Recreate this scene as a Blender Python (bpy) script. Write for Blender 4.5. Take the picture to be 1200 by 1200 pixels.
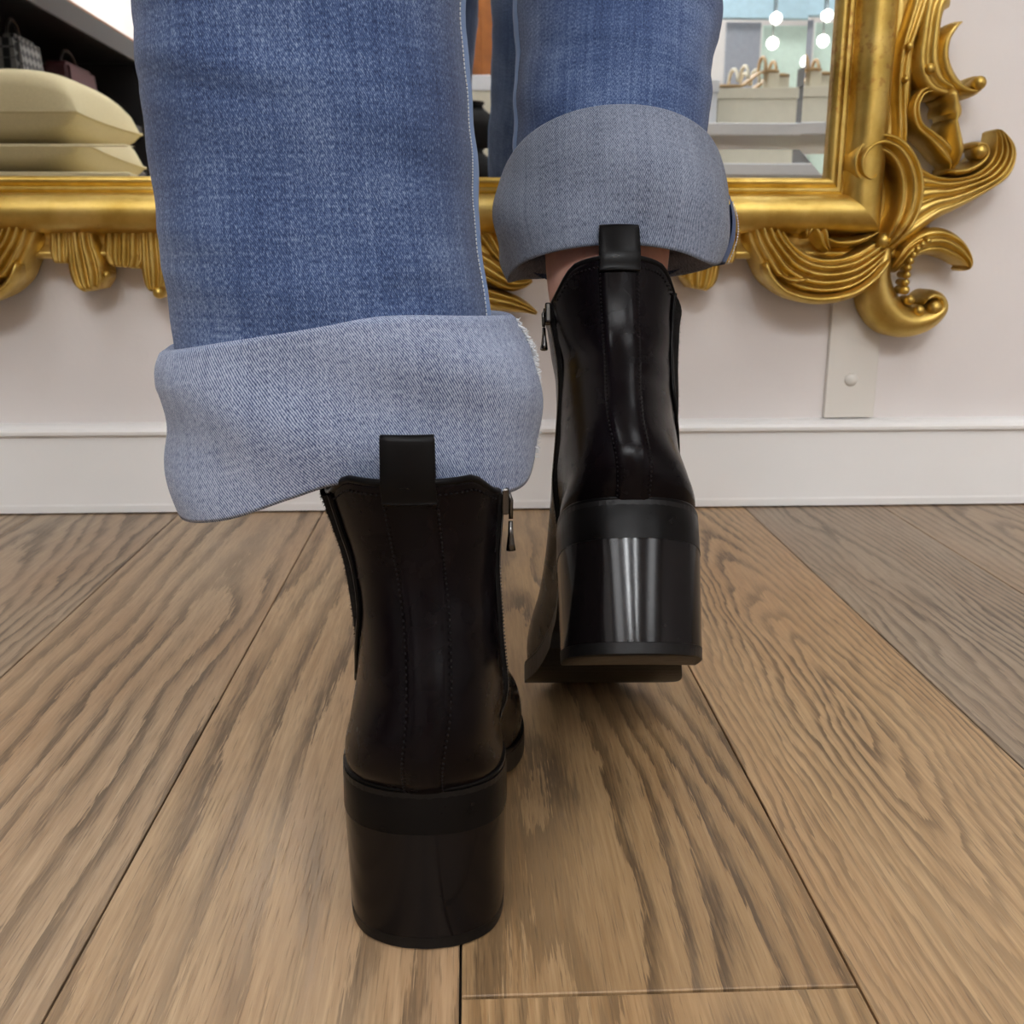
import bpy, bmesh, math, random
from mathutils import Vector, Matrix, noise as mnoise

for o in list(bpy.data.objects):
    bpy.data.objects.remove(o, do_unlink=True)
scene = bpy.context.scene
COL = scene.collection
R = math.radians
random.seed(7)

# ------------------------------------------------------------------ camera
cam_data = bpy.data.cameras.new('camera')
cam_data.sensor_width = 36.0
cam_data.lens = 36.0                      # 1200 px focal length on a 1200 px frame
cam_data.clip_start = 0.02
cam = bpy.data.objects.new('camera', cam_data)
COL.objects.link(cam)
cam.location = (0, 0, 0.30)
cam.rotation_euler = (R(90 - 14.4), 0, R(-2.4))
cam_data.dof.use_dof = True
cam_data.dof.focus_distance = 0.50
cam_data.dof.aperture_fstop = 24.0
scene.camera = cam

# ------------------------------------------------------------------ world, exposure
world = bpy.data.worlds.new('world')
scene.world = world
world.use_nodes = True
world.node_tree.nodes['Background'].inputs[0].default_value = (0.9, 0.95, 1.0, 1)
world.node_tree.nodes['Background'].inputs[1].default_value = 0.3
scene.view_settings.view_transform = 'Standard'
scene.view_settings.look = 'None'
scene.view_settings.gamma = 1.0
scene.view_settings.use_curve_mapping = False
scene.view_settings.exposure = 0.0
scene.cycles.max_bounces = 6
scene.cycles.diffuse_bounces = 3
scene.cycles.glossy_bounces = 4
LIGHT = 10.6                                # radiance of the ceiling lights

# ------------------------------------------------------------------ helpers
def link(o, parent=None):
    COL.objects.link(o)
    if parent is not None:
        o.parent = parent
    return o

def tag(o, label=None, cat=None, group=None, kind=None):
    if label: o['label'] = label
    if cat: o['category'] = cat
    if group: o['group'] = group
    if kind: o['kind'] = kind
    return o

def empty(name, loc=(0, 0, 0), rot=(0, 0, 0)):
    o = bpy.data.objects.new(name, None)
    o.empty_display_size = 0.05
    o.location = loc
    o.rotation_euler = rot
    return link(o)

def mesh(name, verts, faces, mat, parent=None, smooth=True, uvs=None):
    me = bpy.data.meshes.new(name)
    me.from_pydata([tuple(v) for v in verts], [], faces)
    if uvs is not None:
        uvl = me.uv_layers.new(name='UVMap')
        for l in me.loops:
            uvl.data[l.index].uv = uvs[l.vertex_index]
    if smooth:
        me.polygons.foreach_set('use_smooth', [True] * len(me.polygons))
    me.update()
    if mat: me.materials.append(mat)
    o = bpy.data.objects.new(name, me)
    return link(o, parent)

def recalc(o):
    bm = bmesh.new(); bm.from_mesh(o.data)
    bmesh.ops.recalc_face_normals(bm, faces=bm.faces)
    bm.to_mesh(o.data); bm.free()
    return o

def grid_faces(nu, nv, close_u=False, base=0):
    """nu columns, nv rows; vertex index = row*nu + column"""
    f = []
    for j in range(nv - 1):
        for i in range(nu if close_u else nu - 1):
            i2 = (i + 1) % nu
            f.append((base + j*nu + i, base + j*nu + i2, base + (j+1)*nu + i2, base + (j+1)*nu + i))
    return f

def boxes(name, lst, mat, parent=None, bev=0.0):
    """one mesh object out of boxes ((x0,y0,z0),(x1,y1,z1)), edges bevelled"""
    bm = bmesh.new()
    for a, b in lst:
        r = bmesh.ops.create_cube(bm, size=1.0)
        for v in r['verts']:
            v.co = Vector([(a[k] + b[k]) / 2 + v.co[k] * (b[k] - a[k]) for k in range(3)])
    if bev > 0:
        bmesh.ops.bevel(bm, geom=list(bm.edges), offset=bev, segments=2, affect='EDGES', profile=0.5)
    me = bpy.data.meshes.new(name); bm.to_mesh(me); bm.free()
    if mat: me.materials.append(mat)
    return link(bpy.data.objects.new(name, me), parent)

def lathe(name, prof, mat, parent=None, seg=24, loc=(0, 0, 0)):
    """profile [(r, z)] turned about z"""
    v, f = [], []
    for r, z in prof:
        for i in range(seg):
            a = 2*math.pi*i/seg
            v.append((loc[0] + r*math.cos(a), loc[1] + r*math.sin(a), loc[2] + z))
    f = grid_faces(seg, len(prof), True)
    f.append(tuple(reversed(range(seg)))); n = len(prof)
    f.append(tuple((n-1)*seg + i for i in range(seg)))
    return recalc(mesh(name, v, f, mat, parent))

def tube_geo(pts, rad, seg=8, V=None, F=None):
    V = [] if V is None else V; F = [] if F is None else F
    base = len(V); n = len(pts); pts = [Vector(p) for p in pts]
    ref = Vector((0.31, 0.17, 0.93)).normalized()
    for k, p in enumerate(pts):
        d = (pts[min(k+1, n-1)] - pts[max(k-1, 0)]).normalized()
        a = d.cross(ref)
        if a.length < 1e-4: a = d.cross(Vector((1, 0, 0)))
        a.normalize(); b = d.cross(a)
        r = rad[k] if isinstance(rad, (list, tuple)) else rad
        for i in range(seg):
            t = 2*math.pi*i/seg
            V.append(p + a*math.cos(t)*r + b*math.sin(t)*r)
    F += grid_faces(seg, n, True, base)
    F.append(tuple(base + i for i in reversed(range(seg))))
    F.append(tuple(base + (n-1)*seg + i for i in range(seg)))
    return V, F

def tube(name, pts, rad, mat, parent=None, seg=8):
    V, F = tube_geo(pts, rad, seg)
    return recalc(mesh(name, V, F, mat, parent))

def interp(tab, x):
    if x <= tab[0][0]: return tab[0][1]
    for (a, va), (b, vb) in zip(tab, tab[1:]):
        if x <= b:
            return va + (vb - va) * (x - a) / (b - a)
    return tab[-1][1]

def cat(vals, t):
    """Catmull-Rom through equally spaced tuples, t in 0..1"""
    n = len(vals) - 1
    x = min(max(t, 0.0), 1.0) * n
    i = min(int(x), n - 1); f = x - i
    p = [vals[max(i-1, 0)], vals[i], vals[i+1], vals[min(i+2, n)]]
    return tuple(0.5*((2*b) + (-a + c)*f + (2*a - 5*b + 4*c - d)*f*f + (-a + 3*b - 3*c + d)*f**3)
                 for a, b, c, d in zip(*p))

def cat_tab(tab, x):
    """smooth interpolation of a table [(x, v)]"""
    if x <= tab[0][0]: return tab[0][1]
    if x >= tab[-1][0]: return tab[-1][1]
    for k in range(len(tab) - 1):
        if x <= tab[k+1][0]:
            break
    x0, v0 = tab[k]; x1, v1 = tab[k+1]
    xm, vm = tab[max(k-1, 0)]; xp, vp = tab[min(k+2, len(tab)-1)]
    m0 = (v1 - vm) / (x1 - xm) if x1 > xm else 0
    m1 = (vp - v0) / (xp - x0) if xp > x0 else 0
    hgt = x1 - x0; f = (x - x0) / hgt
    return ((2*f**3 - 3*f*f + 1)*v0 + (f**3 - 2*f*f + f)*hgt*m0 + (-2*f**3 + 3*f*f)*v1 + (f**3 - f*f)*hgt*m1)

def per_tab(tab, deg):
    """periodic smooth table over degrees"""
    deg %= 360
    ext = [(a - 360, v) for a, v in tab[-2:]] + list(tab) + [(a + 360, v) for a, v in tab[:2]]
    return cat_tab(ext, deg)

def smooth01(a, b, x):
    t = min(max((x - a) / (b - a), 0), 1)
    return t*t*(3 - 2*t)

# ------------------------------------------------------------------ materials
class NG:
    """small node-graph helper"""
    def __init__(self, name, rough=0.5, metal=0.0, spec=0.5):
        self.m = bpy.data.materials.new(name); self.m.use_nodes = True
        self.t = self.m.node_tree; self.b = self.t.nodes['Principled BSDF']
        self.b.inputs['Roughness'].default_value = rough
        self.b.inputs['Metallic'].default_value = metal
        self.b.inputs['Specular IOR Level'].default_value = spec
    def n(self, typ, **kw):
        x = self.t.nodes.new(typ)
        for k, v in kw.items(): setattr(x, k, v)
        return x
    def put(self, sock, v):
        if hasattr(v, 'is_output') or isinstance(v, bpy.types.NodeSocket): self.t.links.new(v, sock)
        else: sock.default_value = v
    def math(self, op, a, b=None, c=None):
        x = self.n('ShaderNodeMath', operation=op)
        self.put(x.inputs[0], a)
        if b is not None: self.put(x.inputs[1], b)
        if c is not None: self.put(x.inputs[2], c)
        return x.outputs[0]
    def attr(self, name):
        x = self.n('ShaderNodeAttribute', attribute_type='OBJECT', attribute_name=name)
        return x.outputs['Fac']
    def coord(self, kind='Object'):
        return self.n('ShaderNodeTexCoord').outputs[kind]
    def sep(self, v):
        x = self.n('ShaderNodeSeparateXYZ'); self.put(x.inputs[0], v); return x.outputs
    def comb(self, a, b, c=0.0):
        x = self.n('ShaderNodeCombineXYZ')
        for i, v in enumerate((a, b, c)): self.put(x.inputs[i], v)
        return x.outputs[0]
    def scale(self, v, s, loc=(0, 0, 0), rot=(0, 0, 0)):
        x = self.n('ShaderNodeMapping'); self.put(x.inputs[0], v)
        x.inputs['Scale'].default_value = s; x.inputs['Location'].default_value = loc
        x.inputs['Rotation'].default_value = rot
        return x.outputs[0]
    def noise(self, v, scale, detail=3.0, rough=0.55, dist=0.0):
        x = self.n('ShaderNodeTexNoise')
        if v is not None: self.put(x.inputs['Vector'], v)
        x.inputs['Scale'].default_value = scale; x.inputs['Detail'].default_value = detail
        x.inputs['Roughness'].default_value = rough; x.inputs['Distortion'].default_value = dist
        return x.outputs['Fac']
    def ramp(self, fac, stops, interp='LINEAR'):
        x = self.n('ShaderNodeValToRGB'); self.put(x.inputs[0], fac)
        e = x.color_ramp.elements; x.color_ramp.interpolation = interp
        while len(e) < len(stops): e.new(0.5)
        for q, (p, c) in zip(e, stops):
            q.position = p; q.color = (c if len(c) == 4 else (*c, 1)) if not isinstance(c, (int, float)) else (c, c, c, 1)
        return x.outputs[0]
    def mix(self, fac, a, b, mode='MIX'):
        x = self.n('ShaderNodeMix', data_type='RGBA', blend_type=mode)
        self.put(x.inputs[0], fac)
        for i, v in ((6, a), (7, b)):
            if isinstance(v, tuple) and len(v) == 3: v = (*v, 1)
            self.put(x.inputs[i], v)
        return x.outputs[2]
    def bump(self, h, strength=0.3, dist=0.001, normal=None):
        x = self.n('ShaderNodeBump'); self.put(x.inputs['Height'], h)
        x.inputs['Strength'].default_value = strength; x.inputs['Distance'].default_value = dist
        if normal is not None: self.put(x.inputs['Normal'], normal)
        return x.outputs[0]
    def color(self, c):
        if isinstance(c, tuple) and len(c) == 3: c = (*c, 1)
        self.put(self.b.inputs['Base Color'], c); return self
    def rough(self, r): self.put(self.b.inputs['Roughness'], r); return self
    def normal(self, n): self.put(self.b.inputs['Normal'], n); return self

def srgb(r, g, b):
    f = lambda c: (c/255/12.92) if c/255 <= 0.04045 else ((c/255 + 0.055)/1.055)**2.4
    return (f(r), f(g), f(b))

def plain(name, c, rough=0.5, metal=0.0, var=0.06, scale=30, bump=0.0, spec=0.5):
    g = NG(name, rough, metal, spec)
    n = g.noise(g.coord(), scale, 4)
    lo = tuple(x*(1 - var) for x in c); hi = tuple(min(x*(1 + var), 1) for x in c)
    g.color(g.ramp(n, [(0.3, lo), (0.7, hi)]))
    if bump: g.normal(g.bump(n, bump, 0.002))
    return g.m

def emit(name, c, s):
    g = NG(name); g.color((0.8, 0.8, 0.8))
    g.b.inputs['Emission Color'].default_value = (*c, 1); g.b.inputs['Emission Strength'].default_value = s
    return g.m

def wood_material():
    """oak plank: growth rings of a tilted log cut by the plank plane"""
    g = NG('oak_plank', 0.42)
    o = g.sep(g.coord())
    x, y = o[0], o[1]
    seed = g.math('MULTIPLY', g.attr('seed'), 7.3)
    low = g.noise(g.comb(g.math('MULTIPLY', x, 5.0), g.math('MULTIPLY', y, 1.6), seed), 1.0, 2)
    mid = g.noise(g.comb(g.math('MULTIPLY', x, 26.0), g.math('MULTIPLY', y, 5.0), seed), 1.0, 3)
    wob = g.math('ADD', g.math('MULTIPLY', g.math('SUBTRACT', low, 0.5), 0.085), g.math('MULTIPLY', g.math('SUBTRACT', mid, 0.5), 0.020))
    X = g.math('ADD', g.math('SUBTRACT', x, g.attr('ring_x')), wob)
    D = g.math('ADD', g.math('ADD', g.attr('ring_d'), g.math('MULTIPLY', y, g.attr('slope'))), g.math('MULTIPLY', wob, 0.6))
    r = g.math('SQRT', g.math('ADD', g.math('MULTIPLY', X, X), g.math('MULTIPLY', D, D)))
    jit = g.noise(g.comb(g.math('MULTIPLY', x, 700.0), g.math('MULTIPLY', y, 26.0), g.math('ADD', seed, 5.0)), 1.0, 3, 0.7)
    r = g.math('ADD', r, g.math('MULTIPLY', g.math('SUBTRACT', jit, 0.5), g.math('MULTIPLY', g.attr('pitch'), 0.75)))
    crook = g.noise(g.comb(g.math('MULTIPLY', x, 60.0), g.math('MULTIPLY', y, 22.0), seed), 1.0, 3)
    r = g.math('ADD', r, g.math('MULTIPLY', g.math('SUBTRACT', crook, 0.5), 0.004))
    ring = g.math('FRACT', g.math('DIVIDE', r, g.attr('pitch')))
    line = g.ramp(ring, [(0.0, 1.0), (0.16, 0.85), (0.34, 0.25), (0.55, 0.03), (0.90, 0.05), (0.95, 0.9), (1.0, 1.0)])
    streak = g.noise(g.comb(g.math('MULTIPLY', x, 420.0), g.math('MULTIPLY', y, 14.0), seed), 1.0, 3, 0.65)
    pore = g.noise(g.comb(g.math('MULTIPLY', x, 1100.0), g.math('MULTIPLY', y, 34.0), seed), 1.0, 2, 0.6)
    patch = g.noise(g.comb(g.math('MULTIPLY', x, 14.0), g.math('MULTIPLY', y, 3.5), g.math('ADD', seed, 3.1)), 1.0, 3)
    pm = g.ramp(patch, [(0.30, 0.35), (0.58, 1.0)])
    broken = g.ramp(streak, [(0.32, 0.30), (0.52, 1.0)])
    dark = g.math('MULTIPLY', g.math('MULTIPLY', line, broken), pm)
    dark = g.math('MULTIPLY', dark, 0.95)
    warm = g.mix(g.ramp(streak, [(0.3, 0.0), (0.7, 1.0)]), srgb(158, 124, 82), srgb(196, 162, 116))
    cool = g.mix(g.ramp(streak, [(0.3, 0.0), (0.7, 1.0)]), srgb(160, 139, 115), srgb(194, 174, 150))
    tone = g.attr('tone')
    base = g.mix(tone, warm, cool)
    base = g.mix(g.ramp(g.noise(g.comb(g.math('MULTIPLY', x, 9.0), g.math('MULTIPLY', y, 2.5), seed), 1.0, 3), [(0.35, 0.0), (0.7, 0.35)]), base, srgb(166, 120, 78))
    grain = g.mix(tone, srgb(88, 66, 42), srgb(92, 78, 64))
    col = g.mix(dark, base, grain)
    pf = g.ramp(pore, [(0.30, 0.75), (0.42, 0.0)])
    col = g.mix(g.math('MULTIPLY', pf, 0.5), col, srgb(70, 54, 40))
    br = g.attr('bright')
    mul = g.n('ShaderNodeVectorMath', operation='SCALE'); g.put(mul.inputs[0], col); g.put(mul.inputs['Scale'], br)
    g.color(mul.outputs[0])
    g.rough(g.ramp(g.math('ADD', g.math('MULTIPLY', streak, 0.5), g.math('MULTIPLY', patch, 0.5)), [(0.3, 0.36), (0.7, 0.52)]))
    hgt = g.math('SUBTRACT', g.math('MULTIPLY', streak, 0.5), pf)
    g.normal(g.bump(hgt, 0.35, 0.0006))
    return g.m

def denim_material(name, dark, mid, light, twill=0.5, fade=0.0, pitch=0.00095):
    g = NG(name, 0.85, spec=0.25)
    uv = g.sep(g.coord('UV'))
    u, v = uv[0], uv[1]
    jit = g.noise(g.comb(g.math('MULTIPLY', u, 90.0), g.math('MULTIPLY', v, 90.0)), 1.0, 2)
    d = g.math('ADD', g.math('ADD', u, g.math('MULTIPLY', v, 0.62)), g.math('MULTIPLY', jit, 0.0014))
    tw = g.math('ADD', g.math('MULTIPLY', g.math('SINE', g.math('MULTIPLY', d, 2*math.pi/pitch)), 0.5), 0.5)
    thr = g.noise(g.comb(g.math('MULTIPLY', u, 1500.0), g.math('MULTIPLY', v, 620.0)), 1.0, 2, 0.7)
    slub = g.noise(g.comb(g.math('MULTIPLY', u, 420.0), g.math('MULTIPLY', v, 9.0)), 1.0, 2)
    weft = g.noise(g.comb(g.math('MULTIPLY', u, 12.0), g.math('MULTIPLY', v, 500.0)), 1.0, 2)
    big = g.noise(g.comb(g.math('MULTIPLY', u, 16.0), g.math('MULTIPLY', v, 13.0)), 1.0, 3)
    f = g.math('ADD', g.math('MULTIPLY', tw, 0.26*twill), g.math('MULTIPLY', thr, 0.95))
    f = g.math('ADD', f, g.math('MULTIPLY', g.math('SUBTRACT', slub, 0.5), 0.24))
    f = g.math('ADD', f, g.math('MULTIPLY', g.math('SUBTRACT', weft, 0.5), 0.15))
    f = g.math('ADD', f, g.math('MULTIPLY', g.math('SUBTRACT', big, 0.5), 0.42))
    f = g.math('ADD', f, fade - 0.10)
    col = g.ramp(f, [(0.20, dark), (0.46, mid), (0.78, light)])
    g.color(col)
    g.b.inputs['Sheen Weight'].default_value = 0.12
    g.b.inputs['Sheen Roughness'].default_value = 0.5
    g.normal(g.bump(g.math('ADD', g.math('MULTIPLY', tw, 0.4), thr), 0.35, 0.0006))
    return g.m

def leather_material(name, c, rough, grain=150.0, strength=0.08):
    g = NG(name, rough, spec=0.10)
    co = g.coord()
    n = g.noise(co, grain*4, 3, 0.6)
    crease = g.noise(g.scale(co, (1, 1, 1.6)), 30, 2, 0.45, 0.2)
    g.color(g.ramp(crease, [(0.35, tuple(x*0.75 for x in c)), (0.7, tuple(x*1.3 for x in c))]))
    g.rough(g.ramp(g.noise(co, 90, 3), [(0.3, rough - 0.05), (0.7, rough + 0.07)]))
    g.normal(g.bump(n, strength, 0.0004, g.bump(crease, 0.10, 0.0016)))
    return g.m

def gold_material():
    g = NG('gilt_wood', 0.34, 1.0)
    co = g.coord()
    n1 = g.noise(co, 22, 4); n2 = g.noise(co, 140, 3); n3 = g.noise(g.scale(co, (1, 1, 1), (3, 1, 2)), 9, 3)
    col = g.ramp(n1, [(0.30, srgb(180, 148, 70)), (0.55, srgb(208, 178, 100)), (0.75, srgb(224, 198, 126))])
    bole = g.ramp(g.math('ADD', g.math('MULTIPLY', n2, 0.5), g.math('MULTIPLY', n3, 0.5)), [(0.60, 0.0), (0.70, 0.55)])
    col = g.mix(bole, col, srgb(150, 86, 46))
    g.color(col)
    g.rough(g.ramp(n2, [(0.3, 0.36), (0.7, 0.50)]))
    g.normal(g.bump(n2, 0.12, 0.001, g.bump(n1, 0.2, 0.003)))
    return g.m

def wall_paint(name, c, amount=0.03):
    g = NG(name, 0.55)
    co = g.coord()
    n = g.noise(co, 5.0, 3); f = g.noise(co, 60.0, 3)
    sc = g.ramp(g.noise(g.scale(co, (1.0, 1.0, 1.4), (4, 2, 1)), 9.0, 5, 0.6), [(0.60, 0.0), (0.66, 1.0)])
    base = g.ramp(n, [(0.3, tuple(x*(1 - amount) for x in c)), (0.7, tuple(min(1, x*(1 + amount)) for x in c))])
    g.color(g.mix(g.math('MULTIPLY', sc, 0.10), base, tuple(x*0.86 for x in c)))
    g.normal(g.bump(g.math('ADD', g.math('MULTIPLY', n, 1.0), g.math('MULTIPLY', f, 0.15)), 0.25, 0.01))
    return g.m

M = {}
M['oak'] = wood_material()
M['wall'] = wall_paint('wall_paint', srgb(226, 220, 217))
M['trim'] = plain('trim_paint', srgb(238, 237, 235), 0.38, var=0.02, scale=6)
M['batten'] = plain('batten_paint', srgb(222, 218, 210), 0.5, var=0.02, scale=8)
M['ceiling'] = plain('ceiling_paint', (0.84, 0.84, 0.84), 0.8, var=0.02)
M['gold'] = gold_material()
M['black_gap'] = plain('dark_gap', (0.03, 0.025, 0.02), 0.8)
M['denim'] = denim_material('blue_denim', srgb(22, 36, 72), srgb(60, 82, 124), srgb(150, 168, 198), 0.6)
M['denim_in'] = denim_material('denim_reverse', srgb(38, 50, 82), srgb(88, 103, 136), srgb(172, 182, 202), 1.6)
M['denim_in_grey'] = denim_material('grey_denim_reverse', srgb(28, 35, 52), srgb(64, 74, 96), srgb(148, 156, 172), 1.7)
M['thread'] = plain('white_thread', srgb(214, 218, 222), 0.9, var=0.08)
M['denim_seam'] = denim_material('pale_denim_seam', srgb(80, 104, 148), srgb(126, 150, 188), srgb(190, 205, 222), 0.6)
M['leather'] = leather_material('black_leather', (0.0034, 0.0022, 0.0028), 0.23)
M['leather_edge'] = leather_material('black_leather_edge', (0.0034, 0.003, 0.003), 0.32)
M['heel'] = None
g = NG('polished_heel', 0.2, spec=0.19)
co = g.coord(); sn = g.noise(g.scale(co, (30, 30, 900)), 1.0, 3, 0.7); fl = g.noise(co, 260, 1)
g.color(g.ramp(fl, [(0.74, (0.0042, 0.0032, 0.0034)), (0.86, (0.010, 0.009, 0.009))]))
g.rough(g.ramp(sn, [(0.3, 0.10), (0.7, 0.17)])); g.normal(g.bump(sn, 0.03, 0.0003)); M['heel'] = g.m
M['rubber'] = plain('black_rubber', (0.0045, 0.004, 0.004), 0.42, var=0.2, scale=300, bump=0.1, spec=0.2)
M['lift'] = plain('scuffed_heel_lift', (0.055, 0.048, 0.040), 0.6, var=0.5, scale=120, bump=0.2)
g = NG('black_felt_elastic', 0.95, spec=0.1)
fz = g.noise(g.coord(), 1300, 3, 0.8); g.color(g.ramp(fz, [(0.35, (0.002, 0.002, 0.002)), (0.75, (0.020, 0.018, 0.018))]))
g.normal(g.bump(fz, 0.8, 0.001)); M['elastic'] = g.m
M['stitch'] = plain('black_thread', (0.008, 0.007, 0.0075), 0.7, spec=0.12)
M['gunmetal'] = plain('gunmetal', (0.10, 0.095, 0.09), 0.25, 1.0)
g = NG('skin', 0.5); g.color(g.ramp(g.noise(g.coord(), 60, 4), [(0.3, srgb(206, 150, 132)), (0.7, srgb(226, 176, 156))]))
M['skin'] = g.m
g = NG('mirror_silver', 0.0, 1.0); n = g.noise(g.coord(), 3, 2)
g.color(g.ramp(n, [(0.3, (0.86, 0.89, 0.88)), (0.7, (0.89, 0.91, 0.90))])); g.rough(0.012); M['mirror'] = g.m
M['cream_fabric'] = plain('cream_fabric', srgb(216, 200, 158), 0.9, var=0.10, scale=500, bump=0.3)
M['white_lacquer'] = plain('white_lacquer', (0.80, 0.81, 0.82), 0.35, var=0.02)
M['black_lacquer'] = plain('black_lacquer', (0.012, 0.011, 0.011), 0.4)
M['dark_grey'] = plain('dark_grey_panel', (0.06, 0.058, 0.055), 0.7)
M['brown_wood'] = plain('brown_wood', srgb(150, 88, 34), 0.45, var=0.3, scale=14)
M['cream_card'] = plain('cream_card', srgb(226, 220, 200), 0.7, var=0.03)
M['kraft_card'] = plain('kraft_card', srgb(176, 146, 116), 0.8, var=0.05)
M['white_card'] = plain('white_card', (0.78, 0.80, 0.84), 0.6, var=0.03)
M['grey_panel'] = plain('grey_panel', srgb(150, 155, 165), 0.5)
M['pale_blue'] = plain('pale_blue_panel', srgb(178, 210, 226), 0.5)
M['pale_green'] = plain('pale_green_panel', srgb(205, 226, 214), 0.4)
M['olive'] = plain('olive_panel', srgb(196, 192, 130), 0.6)
M['tan_leather'] = plain('tan_leather', srgb(196, 164, 120), 0.45)
M['wine'] = plain('wine_red', srgb(70, 30, 34), 0.6)
M['light'] = emit('ceiling_light_glow', (0.97, 0.98, 1.0), LIGHT)
M['strip'] = emit('strip_light_glow', (0.95, 0.98, 1.0), LIGHT*13.0)
M['bulb'] = emit('bulb_glow', (1.0, 0.97, 0.9), 9.0)
g = NG('black_white_weave', 0.6); ck = g.n('ShaderNodeTexChecker'); g.put(ck.inputs[0], g.scale(g.coord(), (1, 1, 1), rot=(R(45), 0, 0)))
ck.inputs['Scale'].default_value = 44; ck.inputs['Color1'].default_value = (0.01, 0.01, 0.01, 1); ck.inputs['Color2'].default_value = (0.20, 0.19, 0.18, 1)
g.color(ck.outputs[0]); M['weave'] = g.m

# ================================================================== the setting
WALL_Y = 1.190
BASE_Y = 1.176
def structure(o, label=None): return tag(o, label, kind='structure')

fl = structure(boxes('floor', [((-1.8, -6.2, -0.03), (3.2, 1.20, -0.006))], M['black_gap']), 'brown oak plank floor')
W = 0.1672
def plank(k, y0, y1, tone, bright, ring_x, ring_d, slope, pitch, seed):
    x0 = -0.0063 + k*W
    gap = 0.0006
    a, b = -W/2 + gap, W/2 - gap
    L0, L1 = 0.0003, (y1 - y0) - 0.0003
    c, t = 0.0006, -0.0004
    v = [(a, L0, t), (b, L0, t), (b, L1, t), (a, L1, t),
         (a + c, L0 + c, 0), (b - c, L0 + c, 0), (b - c, L1 - c, 0), (a + c, L1 - c, 0),
         (a, L0, -0.006), (b, L0, -0.006), (b, L1, -0.006), (a, L1, -0.006)]
    f = [(4, 5, 6, 7), (0, 1, 5, 4), (1, 2, 6, 5), (2, 3, 7, 6), (3, 0, 4, 7), (8, 9, 1, 0), (9, 10, 2, 1), (10, 11, 3, 2), (11, 8, 0, 3)]
    o = mesh('plank', v, f, M['oak'], fl, smooth=False)
    o.location = (x0 + W/2, y0, 0)
    o['tone'] = tone; o['bright'] = bright; o['ring_x'] = ring_x; o['ring_d'] = ring_d
    o['slope'] = slope; o['pitch'] = pitch; o['seed'] = float(seed)
    return o
# the planks round the boots, each with its own grain
plank(-1, -0.75, 1.2, 0.45, 1.0, 0.010, -0.065, 0.055, 0.0230, 1.0)
plank(-2, -0.35, 1.2, 0.65, 0.98, 0.030, -0.050, 0.050, 0.0190, 2.2)
plank(-3, -0.90, 1.2, 0.90, 0.90, -0.040, 0.030, 0.020, 0.0100, 3.7)
plank(0, 0.3615, 1.2, 0.10, 0.80, -0.050, 0.060, 0.030, 0.0125, 4.1)
plank(0, -1.1, 0.3605, 0.10, 0.90, 0.020, 0.030, 0.040, 0.0070, 5.3)
plank(1, -0.55, 1.2, 0.22, 1.0, 0.006, 0.085, -0.072, 0.0062, 6.6)
plank(2, -0.80, 1.2, 0.95, 0.74, -0.020, 0.070, -0.045, 0.0080, 7.9)
plank(3, -0.30, 1.2, 0.85, 0.80, 0.030, 0.020, 0.035, 0.0080, 8.4)
for k in list(range(-9, -3)) + list(range(4, 12)):
    cut = -0.2 - 0.9*random.random()
    plank(k, cut, 1.2, random.uniform(.4, 1), random.uniform(.84, 1.0), random.uniform(-.05, .05), random.uniform(.02, .06), random.uniform(-.04, .05), random.uniform(.007, .011), k*1.7 + 20)
for k in range(-9, 12):
    top = {-1: -0.75, -2: -0.35, -3: -0.90, 0: -1.1, 1: -0.55, 2: -0.80, 3: -0.30}.get(k, -1.15)
    plank(k, -3.0, top - 0.003 if k in (-1, -2, -3, 0, 1, 2, 3) else -1.15, random.uniform(.2, 1), random.uniform(.84, 1.0), random.uniform(-.05, .05), random.uniform(.02, .06), random.uniform(-.04, .05), random.uniform(.007, .011), k*2.3 + 60)
far = boxes('far_planks', [((-1.8, -6.2, -0.006), (3.2, -3.004, 0))], M['oak'], fl)
for kk, vv in dict(tone=.6, bright=.9, ring_x=0., ring_d=.05, slope=.02, pitch=.01, seed=3.0).items(): far[kk] = vv
far['kind'] = 'stuff'

structure(boxes('wall_back', [((-1.8, WALL_Y, -0.03), (3.2, WALL_Y + 0.1, 2.8))], M['wall']), 'white painted wall behind the mirror')
structure(boxes('wall_left', [((-1.9, -6.2, -0.03), (-1.8, WALL_Y + 0.1, 2.8))], M['wall']), 'white side wall')
structure(boxes('wall_right', [((3.2, -6.2, -0.03), (3.3, WALL_Y + 0.1, 2.8))], M['wall']), 'white side wall')
structure(boxes('wall_front', [((-1.9, -6.3, -0.03), (3.3, -6.2, 2.8))], M['wall']), 'white far shop wall')
structure(boxes('ceiling', [((-1.9, -6.3, 2.8), (3.3, WALL_Y + 0.1, 2.9))], M['ceiling']), 'white shop ceiling')

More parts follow.
